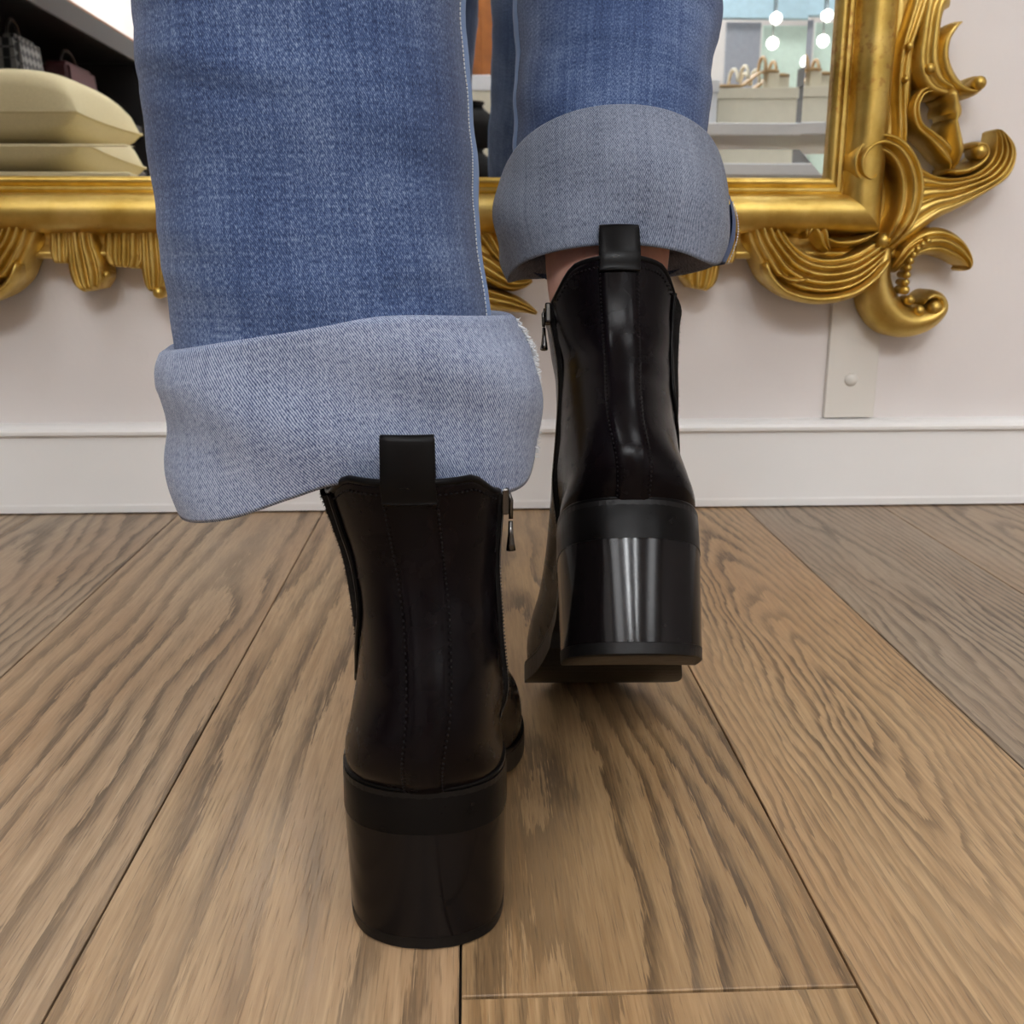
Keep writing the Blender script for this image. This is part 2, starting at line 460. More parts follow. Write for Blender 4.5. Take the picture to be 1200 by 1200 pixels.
# baseboard with a proud rounded cap and a thin dark gap at the floor
def extrude_x(name, prof, x0, x1, mat, parent=None):
    n = len(prof)
    v = [(x0, y, z) for y, z in prof] + [(x1, y, z) for y, z in prof]
    f = [(i, (i+1) % n, n + (i+1) % n, n + i) for i in range(n)] + [tuple(reversed(range(n))), tuple(range(n, 2*n))]
    return recalc(mesh(name, v, f, mat, parent, smooth=False))
bb = structure(extrude_x('baseboard_back', [(WALL_Y + .005, .0022), (BASE_Y, .0022), (BASE_Y - .0005, .010), (BASE_Y, .0125), (BASE_Y, .092), (WALL_Y + .005, .092)], -1.8, 3.2, M['trim']), 'white painted baseboard')
extrude_x('baseboard_cap', [(WALL_Y + .004, .0925), (BASE_Y - .003, .0925), (BASE_Y - .0055, .0945), (BASE_Y - .006, .098), (BASE_Y - .004, .1015), (BASE_Y + .003, .1045), (WALL_Y + .004, .1065)], -1.8, 3.2, M['trim'], bb)

# painted batten under the mirror with a domed screw cap
tr = structure(boxes('trim_1', [((0.4185, WALL_Y - 0.007, 0.1068), (0.478, WALL_Y + .004, 0.40))], M['batten'], bev=0.0012), 'off-white batten below the mirror')
cap = lathe('screw_cap', [(0.0078, 0), (0.0076, .0015), (0.006, .0032), (0.003, .0043), (0.0004, .0046)], M['batten'], tr, 20)
cap.rotation_euler = (R(90), 0, 0); cap.location = (0.447, WALL_Y - 0.0068, 0.152)

# ceiling lights: flush linear fittings
def ceiling_light(x, y, sx, sy, where, m='light'):
    t = empty('ceiling_light', (x, y, 2.8))
    tag(t, where, 'ceiling light', 'linear ceiling lights')
    boxes('housing', [((-sx/2 - .02, -sy/2 - .02, -0.012), (sx/2 + .02, sy/2 + .02, 0.0))], M['white_lacquer'], t)
    boxes('diffuser', [((-sx/2, -sy/2, -0.018), (sx/2, sy/2, -0.0121))], M[m], t)
ceiling_light(-0.75, -0.75, 0.5, 1.0, 'wide ceiling light above the cushion bench')
ceiling_light(0.85, -0.75, 0.5, 1.0, 'wide ceiling light behind the wearer on the right')
ceiling_light(-0.70, 0.55, 0.3, 0.3, 'small ceiling light near the wall left of the mirror')
ceiling_light(0.95, 0.55, 0.3, 0.3, 'small ceiling light near the wall right of the mirror')
ceiling_light(-0.15, -2.9, 0.09, 1.3, 'narrow ceiling light over the wooden table', 'strip')
ceiling_light(0.55, -2.9, 0.06, 1.3, 'narrow ceiling light beside the shoe table', 'strip')
ceiling_light(1.90, -2.9, 0.6, 1.6, 'wide ceiling light over the shoe table')
ceiling_light(-1.0, -3.0, 0.6, 1.6, 'wide ceiling light left of the wooden wardrobe')
ceiling_light(0.9, -5.0, 2.4, 0.5, 'long ceiling light at the far wall')

# ================================================================== gilded mirror
MX = -0.0757                        # centre line of the mirror
GX0, GX1, GZ0, GZ1 = -0.4665, 0.4665, 0.3745, 1.75   # glass edge, x relative to MX
GY = 1.160
mir = empty('gilded_mirror', (MX, 0, 0))
tag(mir, 'large gold-framed mirror on the white wall, scrolls and leaves along its frame', 'mirror')
bw, bt = 0.030, math.tan(R(1.5))*0.030
v = [(GX0, GY - bt, GZ0), (GX1, GY - bt, GZ0), (GX1, GY - bt, GZ1), (GX0, GY - bt, GZ1),
     (GX0 + bw, GY, GZ0 + bw), (GX1 - bw, GY, GZ0 + bw), (GX1 - bw, GY, GZ1 - bw), (GX0 + bw, GY, GZ1 - bw)]
glass = mesh('mirror_glass', v[4:], [(0, 1, 2, 3)], M['mirror'], mir, smooth=False)
for q in ((0, 1, 5, 4), (1, 2, 6, 5), (2, 3, 7, 6), (3, 0, 4, 7)):
    mesh('bevel', [v[i] for i in q], [(0, 1, 2, 3)], M['mirror'], glass, smooth=False)
boxes('backing_board', [((GX0 - .06, GY + .004, GZ0 - .06), (GX1 + .06, WALL_Y - .001, GZ1 + .06))], M['black_gap'], mir)

prof = [(0.0, GY - .0005), (0.0, 1.149), (.003, 1.1455), (.006, 1.1450), (.0095, 1.147), (.011, 1.149), (.0135, 1.1475), (.0155, 1.1480), (.0165, 1.150)]
for i in range(15):
    a = math.pi*i/14
    prof.append((.0375 - .0205*math.cos(a), 1.150 - .030*math.sin(a)**0.85))
prof += [(.0595, 1.153), (.064, 1.158), (.071, 1.158), (.077, 1.152), (.080, 1.150), (.0835, 1.152), (.085, 1.160), (.085, WALL_Y - .002)]
for nm, p0, p1, ax in (('bottom', (GX0, GZ0), (GX1, GZ0), 'b'), ('right', (GX1, GZ0), (GX1, GZ1), 'r'), ('top', (GX1, GZ1), (GX0, GZ1), 't'), ('left', (GX0, GZ1), (GX0, GZ0), 'l')):
    out = {'b': (0, -1), 'r': (1, 0), 't': (0, 1), 'l': (-1, 0)}[ax]
    al = {'b': (1, 0), 'r': (0, 1), 't': (-1, 0), 'l': (0, -1)}[ax]
    v = []
    for p, s in ((p0, -1), (p1, 1)):
        for o, y in prof:
            v.append((p[0] + out[0]*o + al[0]*o*s, y, p[1] + out[1]*o + al[1]*o*s))
    n = len(prof)
    f = [(i, i+1, n + i + 1, n + i) for i in range(n - 1)]
    recalc(mesh('frame_rail', v, f, M['gold'], mir))

ORN_Y = 1.158
def carve(name, grid, h, ridges, y0, mirror_copy=True, flat=0.55):
    """grid[j][i] = (x, z) across i, along j; a carved relief with flutes and a skirt back to the wall"""
    nv, nu = len(grid), len(grid[0])
    V = []
    for j in range(nv):
        e = j/(nv - 1)
        endf = min(1.0, (min(e, 1 - e)/0.10))**0.5 if nv > 2 else 1
        for i in range(nu):
            s = 2*i/(nu - 1) - 1
            dome = max(0.0, 1 - abs(s)**2.4)**0.5
            flu = 1.0
            if ridges > 1:
                flu = 0.60 + 0.40*abs(math.sin(math.pi*ridges*(s + 1)/2))**0.75
            else:
                flu = 0.86 + 0.14*math.cos(math.pi*s)
            hh = h*dome*flu*(0.45 + 0.55*endf)
            V.append((grid[j][i][0], ORN_Y + y0 - hh, grid[j][i][1]))
    F = grid_faces(nu, nv)
    ring = [i for i in range(nu)] + [j*nu + nu - 1 for j in range(1, nv)] + [(nv-1)*nu + i for i in range(nu - 2, -1, -1)] + [j*nu for j in range(nv - 2, 0, -1)]
    base = len(V)
    back = min(ORN_Y + y0 + 0.020, WALL_Y - .004)
    for r in ring: V.append((V[r][0], back, V[r][2]))
    n = len(ring)
    for k in range(n):
        F.append((ring[k], base + k, base + (k+1) % n, ring[(k+1) % n]))
    o = recalc(mesh(name, V, F, M['gold'], mir))
    if mirror_copy:
        c = o.copy(); c.scale = (-1, 1, 1); link(c, mir)
    return o

ORNAMENTS = [
    ('leaf', 'carved_wing', [(0.5312, 0.2792), (0.5494, 0.2975), (0.5709, 0.3139), (0.5923, 0.3312), (0.6142, 0.3421), (0.642, 0.3576), (0.6663, 0.3746), (0.6732, 0.3929), (0.6691, 0.4096), (0.6565, 0.4215), (0.6485, 0.426)], [(0.5368, 0.3605), (0.5458, 0.3849), (0.5545, 0.3955), (0.5667, 0.388), (0.5822, 0.3795), (0.6005, 0.3765), (0.6183, 0.3784), (0.6337, 0.3867), (0.6422, 0.3974), (0.6446, 0.4125), (0.6455, 0.4239)], 0.022, 5, 0.0),
    ('scroll', 'carved_scroll', [(0.5457, 0.4031, 0.0081), (0.5415, 0.433, 0.0074), (0.538, 0.4625, 0.0068), (0.5375, 0.4872, 0.0074), (0.5401, 0.5089, 0.0088), (0.5457, 0.5317, 0.0101), (0.5512, 0.5544, 0.0108), (0.5554, 0.574, 0.0101)], 0.016, 2, 0.0),
    ('scroll', 'carved_stem', [(0.5772, 0.5602, 0.0155), (0.5662, 0.5517, 0.0155), (0.5627, 0.5347, 0.0142), (0.5616, 0.5119, 0.0149), (0.5626, 0.4903, 0.0169), (0.5715, 0.472, 0.0155), (0.5877, 0.4639, 0.0088), (0.596, 0.4613, 0.0034)], 0.02, 2, 0.0),
    ('scroll', 'carved_hook', [(0.5968, 0.531, 0.0017), (0.5879, 0.5258, 0.0054), (0.5801, 0.5135, 0.0074), (0.5791, 0.4962, 0.0091), (0.5861, 0.4788, 0.0101), (0.5986, 0.4672, 0.0081), (0.6123, 0.4623, 0.0057), (0.6218, 0.4659, 0.0044), (0.6229, 0.4729, 0.0037), (0.6165, 0.4758, 0.003), (0.6137, 0.4717, 0.0024)], 0.02, 1, 0.0),
    ('scroll', 'carved_loop', [(0.583, 0.4627, 0.0051), (0.5701, 0.4644, 0.0047), (0.5593, 0.4602, 0.0054), (0.5543, 0.4464, 0.0061), (0.5599, 0.4286, 0.0068), (0.5751, 0.4167, 0.0081), (0.5903, 0.4047, 0.0101), (0.5997, 0.3927, 0.0081), (0.6, 0.3814, 0.0027)], 0.018, 2, 0.0),
    ('scroll', 'carved_baluster', [(0.5882, 0.4651, 0.0088), (0.5902, 0.4584, 0.0122), (0.5923, 0.4516, 0.0101), (0.5939, 0.4451, 0.0128), (0.5955, 0.4398, 0.0115), (0.5949, 0.4338, 0.0061), (0.595, 0.4296, 0.0088), (0.5985, 0.4183, 0.0101), (0.6028, 0.4033, 0.0095), (0.6033, 0.3866, 0.0041)], 0.026, 1, 0.0),
    ('scroll', 'carved_curl', [(0.5934, 0.3814, 0.0034), (0.6098, 0.3814, 0.0054), (0.6254, 0.3876, 0.0061), (0.634, 0.3979, 0.0054), (0.6313, 0.407, 0.0044), (0.6236, 0.4088, 0.0037), (0.6196, 0.4039, 0.0027)], 0.024, 1, 0.0),
    ('scroll', 'carved_scroll', [(0.5062, 0.3824, 0.0017), (0.5086, 0.3763, 0.0047), (0.5025, 0.372, 0.0068), (0.4942, 0.3787, 0.0088), (0.493, 0.3926, 0.0108), (0.501, 0.4047, 0.0122), (0.5154, 0.409, 0.0128), (0.5323, 0.4015, 0.0149), (0.5449, 0.3849, 0.0169), (0.5512, 0.3636, 0.0176), (0.5499, 0.3404, 0.0162), (0.5419, 0.3202, 0.0128), (0.5322, 0.3039, 0.0074)], 0.032, 3, -0.008),
    ('scroll', 'carved_leaf', [(0.548, 0.2776, 0.0054), (0.5611, 0.2966, 0.0108), (0.5783, 0.307, 0.0142), (0.598, 0.3083, 0.0149), (0.6155, 0.3007, 0.0128), (0.6274, 0.2893, 0.0081), (0.6303, 0.2816, 0.0041), (0.6268, 0.2775, 0.0017)], 0.02, 3, 0.0),
    ('scroll', 'carved_volute', [(0.537, 0.3061, 0.0095), (0.5323, 0.2887, 0.0135), (0.531, 0.2664, 0.0169), (0.5378, 0.2439, 0.0203), (0.5528, 0.2269, 0.0209), (0.5719, 0.221, 0.0182), (0.5908, 0.2249, 0.0155), (0.6032, 0.2353, 0.0115), (0.6007, 0.2463, 0.0081), (0.5908, 0.2502, 0.0061), (0.5832, 0.2463, 0.0047), (0.5818, 0.2399, 0.0034)], 0.026, 1, 0.0),
    ('leaf', 'carved_acanthus', [(0.4098, 0.3534), (0.3911, 0.3528), (0.3767, 0.3448), (0.3722, 0.3324), (0.3767, 0.3107), (0.3884, 0.2887), (0.4013, 0.2665), (0.4256, 0.2499), (0.4594, 0.2427), (0.494, 0.2478), (0.5191, 0.2658), (0.54, 0.2919)], [(0.4112, 0.3516), (0.4104, 0.3448), (0.4145, 0.3325), (0.4212, 0.3201), (0.4304, 0.3089), (0.4423, 0.2994), (0.4555, 0.2944), (0.4705, 0.2925), (0.4868, 0.2944), (0.5028, 0.3001), (0.5186, 0.3089), (0.5316, 0.3108)], 0.026, 6, -0.004),
    ('scroll', 'carved_rim', [(0.3985, 0.2856, 0.0041), (0.4054, 0.2697, 0.0051), (0.4253, 0.2537, 0.0054), (0.4591, 0.2466, 0.0057), (0.4936, 0.2517, 0.0054), (0.5164, 0.2658, 0.0047), (0.5354, 0.2881, 0.0034)], 0.012, 1, -0.022),
    ('scroll', 'carved_petal', [(0.4125, 0.2729, 0.0014), (0.4244, 0.2678, 0.0034), (0.436, 0.2671, 0.003), (0.4457, 0.2697, 0.001)], 0.01, 1, -0.026),
    ('scroll', 'carved_curl', [(0.4434, 0.3107, 0.002), (0.444, 0.3207, 0.0054), (0.4515, 0.3257, 0.0088), (0.4593, 0.3176, 0.0088), (0.4635, 0.306, 0.0061), (0.4694, 0.2976, 0.0027)], 0.02, 2, -0.01),
    ('scroll', 'carved_rim', [(0.464, 0.312, 0.0027), (0.4792, 0.307, 0.0051), (0.4988, 0.3082, 0.0057), (0.5148, 0.3139, 0.0041), (0.5241, 0.3202, 0.002)], 0.018, 1, -0.006),
    ('ball', 'carved_bead', (0.6178, 0.47, 0.0074), -0.014),
    ('ball', 'carved_bead', (0.5024, 0.3802, 0.0081), -0.014),
    ('ball', 'carved_bead', (0.6264, 0.4015, 0.0081), -0.014),
    ('ball', 'carved_bead', (0.5633, 0.4836, 0.0057), -0.014),
    ('ball', 'carved_bead', (0.5291, 0.3089, 0.0088), -0.014),
    ('ball', 'carved_bead', (0.5942, 0.2372, 0.0088), -0.014),
    ('ball', 'carved_bead', (0.577, 0.234, 0.0061), -0.014),
    ('ball', 'carved_bead', (0.5395, 0.5054, 0.0044), -0.014),
    ('ball', 'carved_bead', (0.5388, 0.4736, 0.0034), -0.014),
    ('ball', 'carved_bead', (0.5787, 0.3089, 0.0034), -0.016),
    ('ball', 'carved_bead', (0.5732, 0.3051, 0.0037), -0.016),
    ('ball', 'carved_bead', (0.568, 0.3001, 0.0037), -0.016),
    ('ball', 'carved_bead', (0.564, 0.2941, 0.0037), -0.016),
    ('ball', 'carved_bead', (0.561, 0.2874, 0.0041), -0.016),
    ('ball', 'carved_bead', (0.5594, 0.2801, 0.0041), -0.016),
    ('ball', 'carved_bead', (0.5588, 0.2724, 0.0041), -0.016),
    ('ball', 'carved_bead', (0.5582, 0.2644, 0.0041), -0.016),
    ('ball', 'carved_bead', (0.5581, 0.2561, 0.0051), -0.016),
    ('ball', 'carved_bead', (0.5645, 0.2454, 0.0054), -0.016),
    ('scroll', 'carved_tongue', [(-0.3577, 0.3362, 0.0135), (-0.3592, 0.3147, 0.0125), (-0.3605, 0.2947, 0.0125), (-0.3607, 0.285, 0.0087)], 0.012, 3, 0.0),
    ('scroll', 'carved_tongue', [(-0.3366, 0.3363, 0.0154), (-0.3363, 0.306, 0.0174), (-0.3341, 0.2841, 0.0212), (-0.3323, 0.2665, 0.0193), (-0.3306, 0.2567, 0.0106)], 0.018, 4, 0.0),
    ('scroll', 'carved_tongue', [(-0.2891, 0.3363, 0.0232), (-0.2919, 0.306, 0.0232), (-0.2934, 0.2903, 0.0232), (-0.2943, 0.2806, 0.0174)], 0.012, 5, 0.0),
    ('scroll', 'carved_tongue', [(-0.2608, 0.3364, 0.0135), (-0.262, 0.3017, 0.0145), (-0.2622, 0.2797, 0.0154), (-0.2627, 0.2628, 0.0125), (-0.2624, 0.2557, 0.0068)], 0.017, 3, 0.0),
    ('ball', 'carved_bead', (-0.2571, 0.2548, 0.0068), -0.01),
    ('ball', 'carved_bead', (-0.3111, 0.2735, 0.0039), -0.01),
    ('leaf', 'carved_cartouche', [(0.0006, 0.3263), (0.0323, 0.3263), (0.0731, 0.3211), (0.1003, 0.3061), (0.1094, 0.2821), (0.0862, 0.2614), (0.0491, 0.2461), (-0.0018, 0.239)], [(-0.0003, 0.2928), (0.0042, 0.2928), (0.0134, 0.2928), (0.0179, 0.2902), (0.0178, 0.2857), (0.0131, 0.283), (0.0058, 0.2821), (-0.0006, 0.2822)], 0.022, 4, 0.0),
    ('scroll', 'carved_leaf', [(0.0728, 0.2928, 0.0154), (0.0974, 0.2785, 0.0145), (0.1195, 0.2659, 0.0106), (0.1343, 0.2641, 0.0068), (0.1454, 0.2677, 0.0029)], 0.022, 3, -0.008),
    ('scroll', 'carved_leaf', [(0.0677, 0.2524, 0.0145), (0.0972, 0.2478, 0.0125), (0.1232, 0.2423, 0.0097), (0.14, 0.2368, 0.0058), (0.1512, 0.2313, 0.0019)], 0.02, 3, -0.006),
    ('scroll', 'carved_scroll', [(0.0868, 0.3264, 0.0116), (0.0976, 0.3105, 0.0097), (0.1085, 0.2946, 0.0068), (0.1159, 0.2874, 0.0029)], 0.016, 2, 0.0),
]


for it in ORNAMENTS:
    if it[0] == 'scroll':
        _, name, pts, h, ridges, y0 = it
        nv = max(20, 7*len(pts)); nu = 1 + 8*max(2, ridges)
        P = [cat(pts, j/(nv - 1)) for j in range(nv)]
        grid = []
        for j in range(nv):
            a, b = P[max(j-1, 0)], P[min(j+1, nv-1)]
            dx, dz = b[0] - a[0], b[1] - a[1]
            l = math.hypot(dx, dz) or 1e-6
            nx, nz = -dz/l, dx/l
            w = max(P[j][2], 0.0005)
            grid.append([(P[j][0] + nx*w*(2*i/(nu-1) - 1), P[j][1] + nz*w*(2*i/(nu-1) - 1)) for i in range(nu)])
        carve(name, grid, h, ridges, y0)
    elif it[0] == 'leaf':
        _, name, A, B, h, ridges, y0 = it
        nv = 48; nu = 1 + 8*ridges
        grid = []
        for j in range(nv):
            a, b = cat(A, j/(nv-1)), cat(B, j/(nv-1))
            grid.append([(a[0] + (b[0]-a[0])*i/(nu-1), a[1] + (b[1]-a[1])*i/(nu-1)) for i in range(nu)])
        carve(name, grid, h, ridges, y0)
    else:
        _, name, (x, z, r), y0 = it
        prof_b = [(max(r*math.cos(math.pi*k/12), r*0.02), r*1.1*math.sin(math.pi*k/12)) for k in range(7)]
        o = lathe(name, [(r*0.9, -0.02)] + prof_b, M['gold'], mir, 14)
        o.rotation_euler = (R(90), 0, 0); o.location = (x, ORN_Y + y0 - 0.004, z)
        c = o.copy(); c.location.x = -x; link(c, mir)

# ================================================================== ankle boots
BACK = [(0.0, .006, .077), (0.08, -.0010, .086), (0.2, -.0055, .101), (0.35, -.0005, .123), (0.5, .0085, .146), (0.65, .0140, .168), (0.8, .0125, .186), (1.0, .006, .2105)]
FRONT = [(0.0, .256, .018), (0.06, .2565, .034), (0.13, .240, .052), (0.22, .205, .068), (0.32, .170, .088), (0.43, .142, .112), (0.55, .124, .138), (0.7, .114, .166), (0.85, .111, .190), (1.0, .112, .2105)]
OUTL = [(0, 0), (.004, .0085), (.015, .0165), (.04, .0255), (.08, .0315), (.14, .0345), (.22, .0350), (.33, .0335), (.45, .0345), (.58, .0415), (.70, .0475), (.80, .0465), (.88, .0395), (.94, .029), (.98, .0165), (1, 0)]
HW = [(0, .0385), (.15, .0390), (.25, .0378), (.4, .0345), (.55, .0332), (.68, .0340), (.82, .0365), (1, .0392)]
SHIFT = [(0, 0), (.15, 0), (.32, -.0030), (.5, -.0026), (.7, 0), (.85, .0020), (1, .0036)]
SOLE = [(-.01, .077), (0, .0765), (.03, .0745), (.06, .0695), (.09, .054), (.12, .034), (.15, .0185), (.18, .0125), (.21, .0125), (.24, .0155), (.27, .021)]
def zs(y): return cat_tab(SOLE, y)
def skew(u, side): return side*(.004*math.sin(math.pi*min(u, 1)) - .006*u*u)      # toe leans to the inner side

def S(t, th, off=0.0, side=1):
    """surface of the upper; th in degrees from the back, positive to the outer side"""
    u = (1 - math.cos(R(th)))/2
    by, bz = cat_tab([(a, b) for a, b, c in BACK], t), cat_tab([(a, c) for a, b, c in BACK], t)
    fy, fz = cat_tab([(a, b) for a, b, c in FRONT], t), cat_tab([(a, c) for a, b, c in FRONT], t)
    y = by + (fy - by)*u
    z = bz + (fz - bz)*u
    zl = .077 + (.018 - .077)*u
    z += (zs(.006 + .25*u) - zl)*(1 - t)**2.5
    z -= .011*smooth01(.58, .97, abs(math.sin(R(th))))*max(0, (t - .55)/.45)**2
    e = abs(math.sin(R(th)))
    k = smooth01(0.0, .34, t)
    o = cat_tab(OUTL, u)
    hw = cat_tab(HW, t)*e**0.86*(1 - (.05*smooth01(.4, 1, t) if side > 0 else 0))
    x = ((1 - k)*o*(1 + .5*math.sin(math.pi*min(t/.16, 1))*.10) + k*hw)
    s = 1 if (th % 360) <= 180 else -1
    p = Vector((s*side*x + skew(u, side)*(1 - t)*1.0 + side*cat_tab(SHIFT, t) - (.006*smooth01(.5, 1, t) if side > 0 else 0), y, z))
    if off:
        d = 1.0
        n1 = S(t, th + d, 0, side) - S(t, th - d, 0, side)
        n2 = S(min(t + .01, 1), th, 0, side) - S(max(t - .01, 0), th, 0, side)
        n = n1.cross(n2)
        if n.length > 1e-9:
            n.normalize()
            if n.dot(Vector((p.x, p.y - (by + fy)/2, 0))) < 0: n = -n
            p = p + n*off
    return p

def theta_for(t, x, side):
    """angle on the outer side whose surface point is |x| off the centre line"""
    lo, hi = 0.0, 60.0
    for _ in range(18):
        m = (lo + hi)/2
        if abs(S(t, m, 0, 1).x - S(t, 0, 0, 1).x) < x: lo = m
        else: hi = m
    return (lo + hi)/2

def make_boot(side, label, loc, rot, pull_out):
    b = empty('ankle_boot', loc, rot)
    tag(b, label, 'boot', 'pair of black heeled ankle boots')
    # ---- upper
    nu, nv = 96, 46
    V, UV = [], []
    for j in range(nv):
        t = j/(nv - 1)
        for i in range(nu):
            p = S(t, 360*i/nu, 0, side)
            w = smooth01(.25, .5, t)*(1 - smooth01(.7, .95, t))
            nn = mnoise.noise(Vector((p.x*18 + side*3, p.y*18, p.z*75)))
            c = Vector((p.x, p.y - .06, 0)).normalized()
            V.append(p + c*(nn*.0007*w)); UV.append((i/nu, t))
    up = mesh('upper', V, grid_faces(nu, nv, True), M['leather'], b, uvs=UV)
    recalc(up)
    md = up.modifiers.new('thickness', 'SOLIDIFY'); md.thickness = 0.0024; md.offset = -1
    # ---- collar binding
    tube('collar_binding', [S(1, a, -.001, side) for a in range(0, 361, 6)], 0.0016, M['leather_edge'], b, 8)
    # ---- back strip
    cols, rows = 9, 44
    V = []
    for j in range(rows):
        t = .015 + .975*j/(rows - 1)
        xx = .0088 + .0022*t
        a = theta_for(t, xx, side)
        for i in range(cols):
            s = 2*i/(cols - 1) - 1
            V.append(S(t, s*a, .0013 if abs(s) < .99 else .0001, side))
    bs = mesh('back_strip', V, grid_faces(cols, rows), M['leather'], b)
    # ---- stitching: two rows on the strip, one along the collar
    sv, sf = [], []
    def stitch_line(fn, n, lift):
        pts = [fn(k/n) for k in range(n + 1)]
        for k in range(0, n - 1, 2):
            a, c = pts[k], pts[k+1]
            m_ = (a + c)/2
            tube_geo([a + (m_-a)*.15, m_, c - (c-m_)*.15], [.00026, .00050, .00026], 5, sv, sf)
    for sgn in (-1, 1):
        stitch_line(lambda q: S(.03 + .93*q, sgn*theta_for(.03 + .93*q, .0078 + .0022*(.03 + .93*q), side), .0016, side), 110, 0)
    stitch_line(lambda q: S(.962, -60 + 120*q, .0006, side), 70, 0)
    st = mesh('stitching', sv, sf, M['stitch'], b); st['kind'] = 'stuff'
    # ---- elastic gore on the outer side, with a leather seam round it
    rows, cols = 26, 11
    V = []
    def gore_edges(t):
        k = smooth01(.30, .55, t)
        return 84 - (84 - 58)*k, 84 + (122 - 84)*k
    for j in range(rows):
        t = .32 + .675*j/(rows - 1)
        a0, a1 = gore_edges(t)
        for i in range(cols):
            s = i/(cols - 1)
            bulge = .0026*math.sin(math.pi*s)**.6*smooth01(.34, .6, t)
            p = S(t, a0 + (a1 - a0)*s, .0006 + bulge, side)
            V.append(p + Vector((0, 0, .0)))
    go = mesh('elastic_gore', V, grid_faces(cols, rows), M['elastic'], b)
    fv, ff = [], []
    rnd = random.Random(3 + side)
    for k in range(900):
        t = rnd.uniform(.44, .99); a0, a1 = gore_edges(t)
        s = rnd.random()
        p = S(t, a0 + (a1 - a0)*s, .0005 + .0026*math.sin(math.pi*s)**.6*smooth01(.34, .6, t), side)
        q = S(t, a0 + (a1 - a0)*s, .0015 + .0026*math.sin(math.pi*s)**.6*smooth01(.34, .6, t), side) + Vector((0, rnd.uniform(-.0008, .0008), rnd.uniform(-.0009, .0005)))
        i0 = len(fv); fv += [p + Vector((0, .00012, .00012)), p - Vector((0, .00012, .00012)), q]; ff.append((i0, i0+1, i0+2))
    fz_ = mesh('felt_nap', fv, ff, M['elastic'], go); fz_['kind'] = 'stuff'
    pts = [S(.995 - .675*k/24, gore_edges(.995 - .675*k/24)[0], .0008, side) for k in range(25)]
    pts += [S(.32 + .675*k/24, gore_edges(.32 + .675*k/24)[1], .0008, side) for k in range(1, 25)]
    tube('gore_seam', pts, .0011, M['leather_edge'], b, 6)
    # ---- zip on the inner side
    zt = -72
    V = []
    for j in range(30):
        t = .12 + .87*j/29
        for i in range(5):
            V.append(S(t, zt + (i - 2)*3.0, .0008 if i not in (0, 4) else .0001, side))
    zp = mesh('zipper', V, grid_faces(5, 30), M['elastic'], b)
    tv, tf = [], []
    for k in range(84):
        t = .13 + .85*k/83
        a = S(t, zt - 1.3, .0013, side); c = S(t, zt + 1.3, .0013, side)
        tube_geo([a, c], .0005, 5, tv, tf)
    tt = mesh('zipper_teeth', tv, tf, M['gunmetal'], zp); tt['kind'] = 'stuff'
    top = S(.945, zt, .0018, side); ox = -side*.55
    sl = boxes('zipper_slider', [((-.0018, -.003, -.006), (.0018, .003, .006))], M['gunmetal'], zp, .001)
    sl.location = top
    pv, pf = [], []
    tube_geo([top + Vector((ox*.003, 0, .003)), top + Vector((ox*.005, 0, 0)), top + Vector((ox*.0046, -.001, -.008))], .0010, 6, pv, pf)
    d = Vector((ox*.0045, -.001, -.009))
    tube_geo([top + d + Vector((0, 0, 0)), top + d + Vector((0, -.0005, -.006)), top + d + Vector((0, -.0005, -.010)), top + d + Vector((ox*.0002, -.0005, -.013))], [.0010, .0013, .0018, .0022], 8, pv, pf)
    mesh('zipper_pull', pv, pf, M['gunmetal'], zp)
    # ---- pull tab: a strap folded over at the back of the collar
    V = []
    B1 = S(.955, 0, .0022, side); B2 = S(1, 0, .0012, side)
    hw = .0109
    ctr = [B1 + Vector((0, -.0002, -.002)), B1, B2 + Vector((0, -.0012, .001)), B2 + Vector((0, -.0006, .009)), B2 + Vector((0, .0005, .0165)), B2 + Vector((0, .0012, .0185)), B2 + Vector((0, .0024, .0192)), B2 + Vector((0, .0036, .0185)), B2 + Vector((0, .0042, .0165)), B2 + Vector((0, .0048, .009)), B2 + Vector((0, .0058, 0)), B2 + Vector((0, .0066, -.012))]
    ctr = [Vector(cat([tuple(c) for c in ctr], k/40)) for k in range(41)]
    for k, p in enumerate(ctr):
        for i in range(7):
            s = i/6*2 - 1
            V.append((p.x + s*hw*(1 - .03*math.sin(k/40*math.pi)), p.y + .0009*s*s, p.z))
    pt = mesh('pull_tab', V, grid_faces(7, 41), M['leather_edge'], b)
    md = pt.modifiers.new('thickness', 'SOLIDIFY'); md.thickness = .0016; md.offset = 0
    bvm = pt.modifiers.new('round', 'BEVEL'); bvm.width = .0005; bvm.segments = 2
    # ---- sole
    N = 60
    def edge(u, grow):
        y = .006 + .25*u
        return cat_tab(OUTL, u) + grow, y
    us = [(1 - math.cos(math.pi*k/N))/2 for k in range(N + 1)]
    def slab(name, grow, ztop, zbot, u1, mat):
        V, F = [], []
        uu = [u for u in us if u <= u1]
        cols = 7
        for lay in (ztop, zbot):
            for u in uu:
                w, y = edge(u, grow)
                y += (2*u - 1)*grow*.8
                for i in range(cols):
                    s = i/(cols - 1)*2 - 1
                    V.append((s*w + skew(u, side), y, lay(y)))
        n = len(uu)*cols
        F += grid_faces(cols, len(uu)) + [tuple(reversed(f)) for f in grid_faces(cols, len(uu), False, n)]
        rim = [j*cols for j in range(len(uu))] + [(len(uu)-1)*cols + i for i in range(1, cols)] + [j*cols + cols - 1 for j in range(len(uu) - 2, -1, -1)] + [i for i in range(cols - 2, 0, -1)]
        for k in range(len(rim)):
            a, c = rim[k], rim[(k+1) % len(rim)]
            F.append((a, c, c + n, a + n))
        o = recalc(mesh(name, V, F, mat, b, smooth=False))
        return o
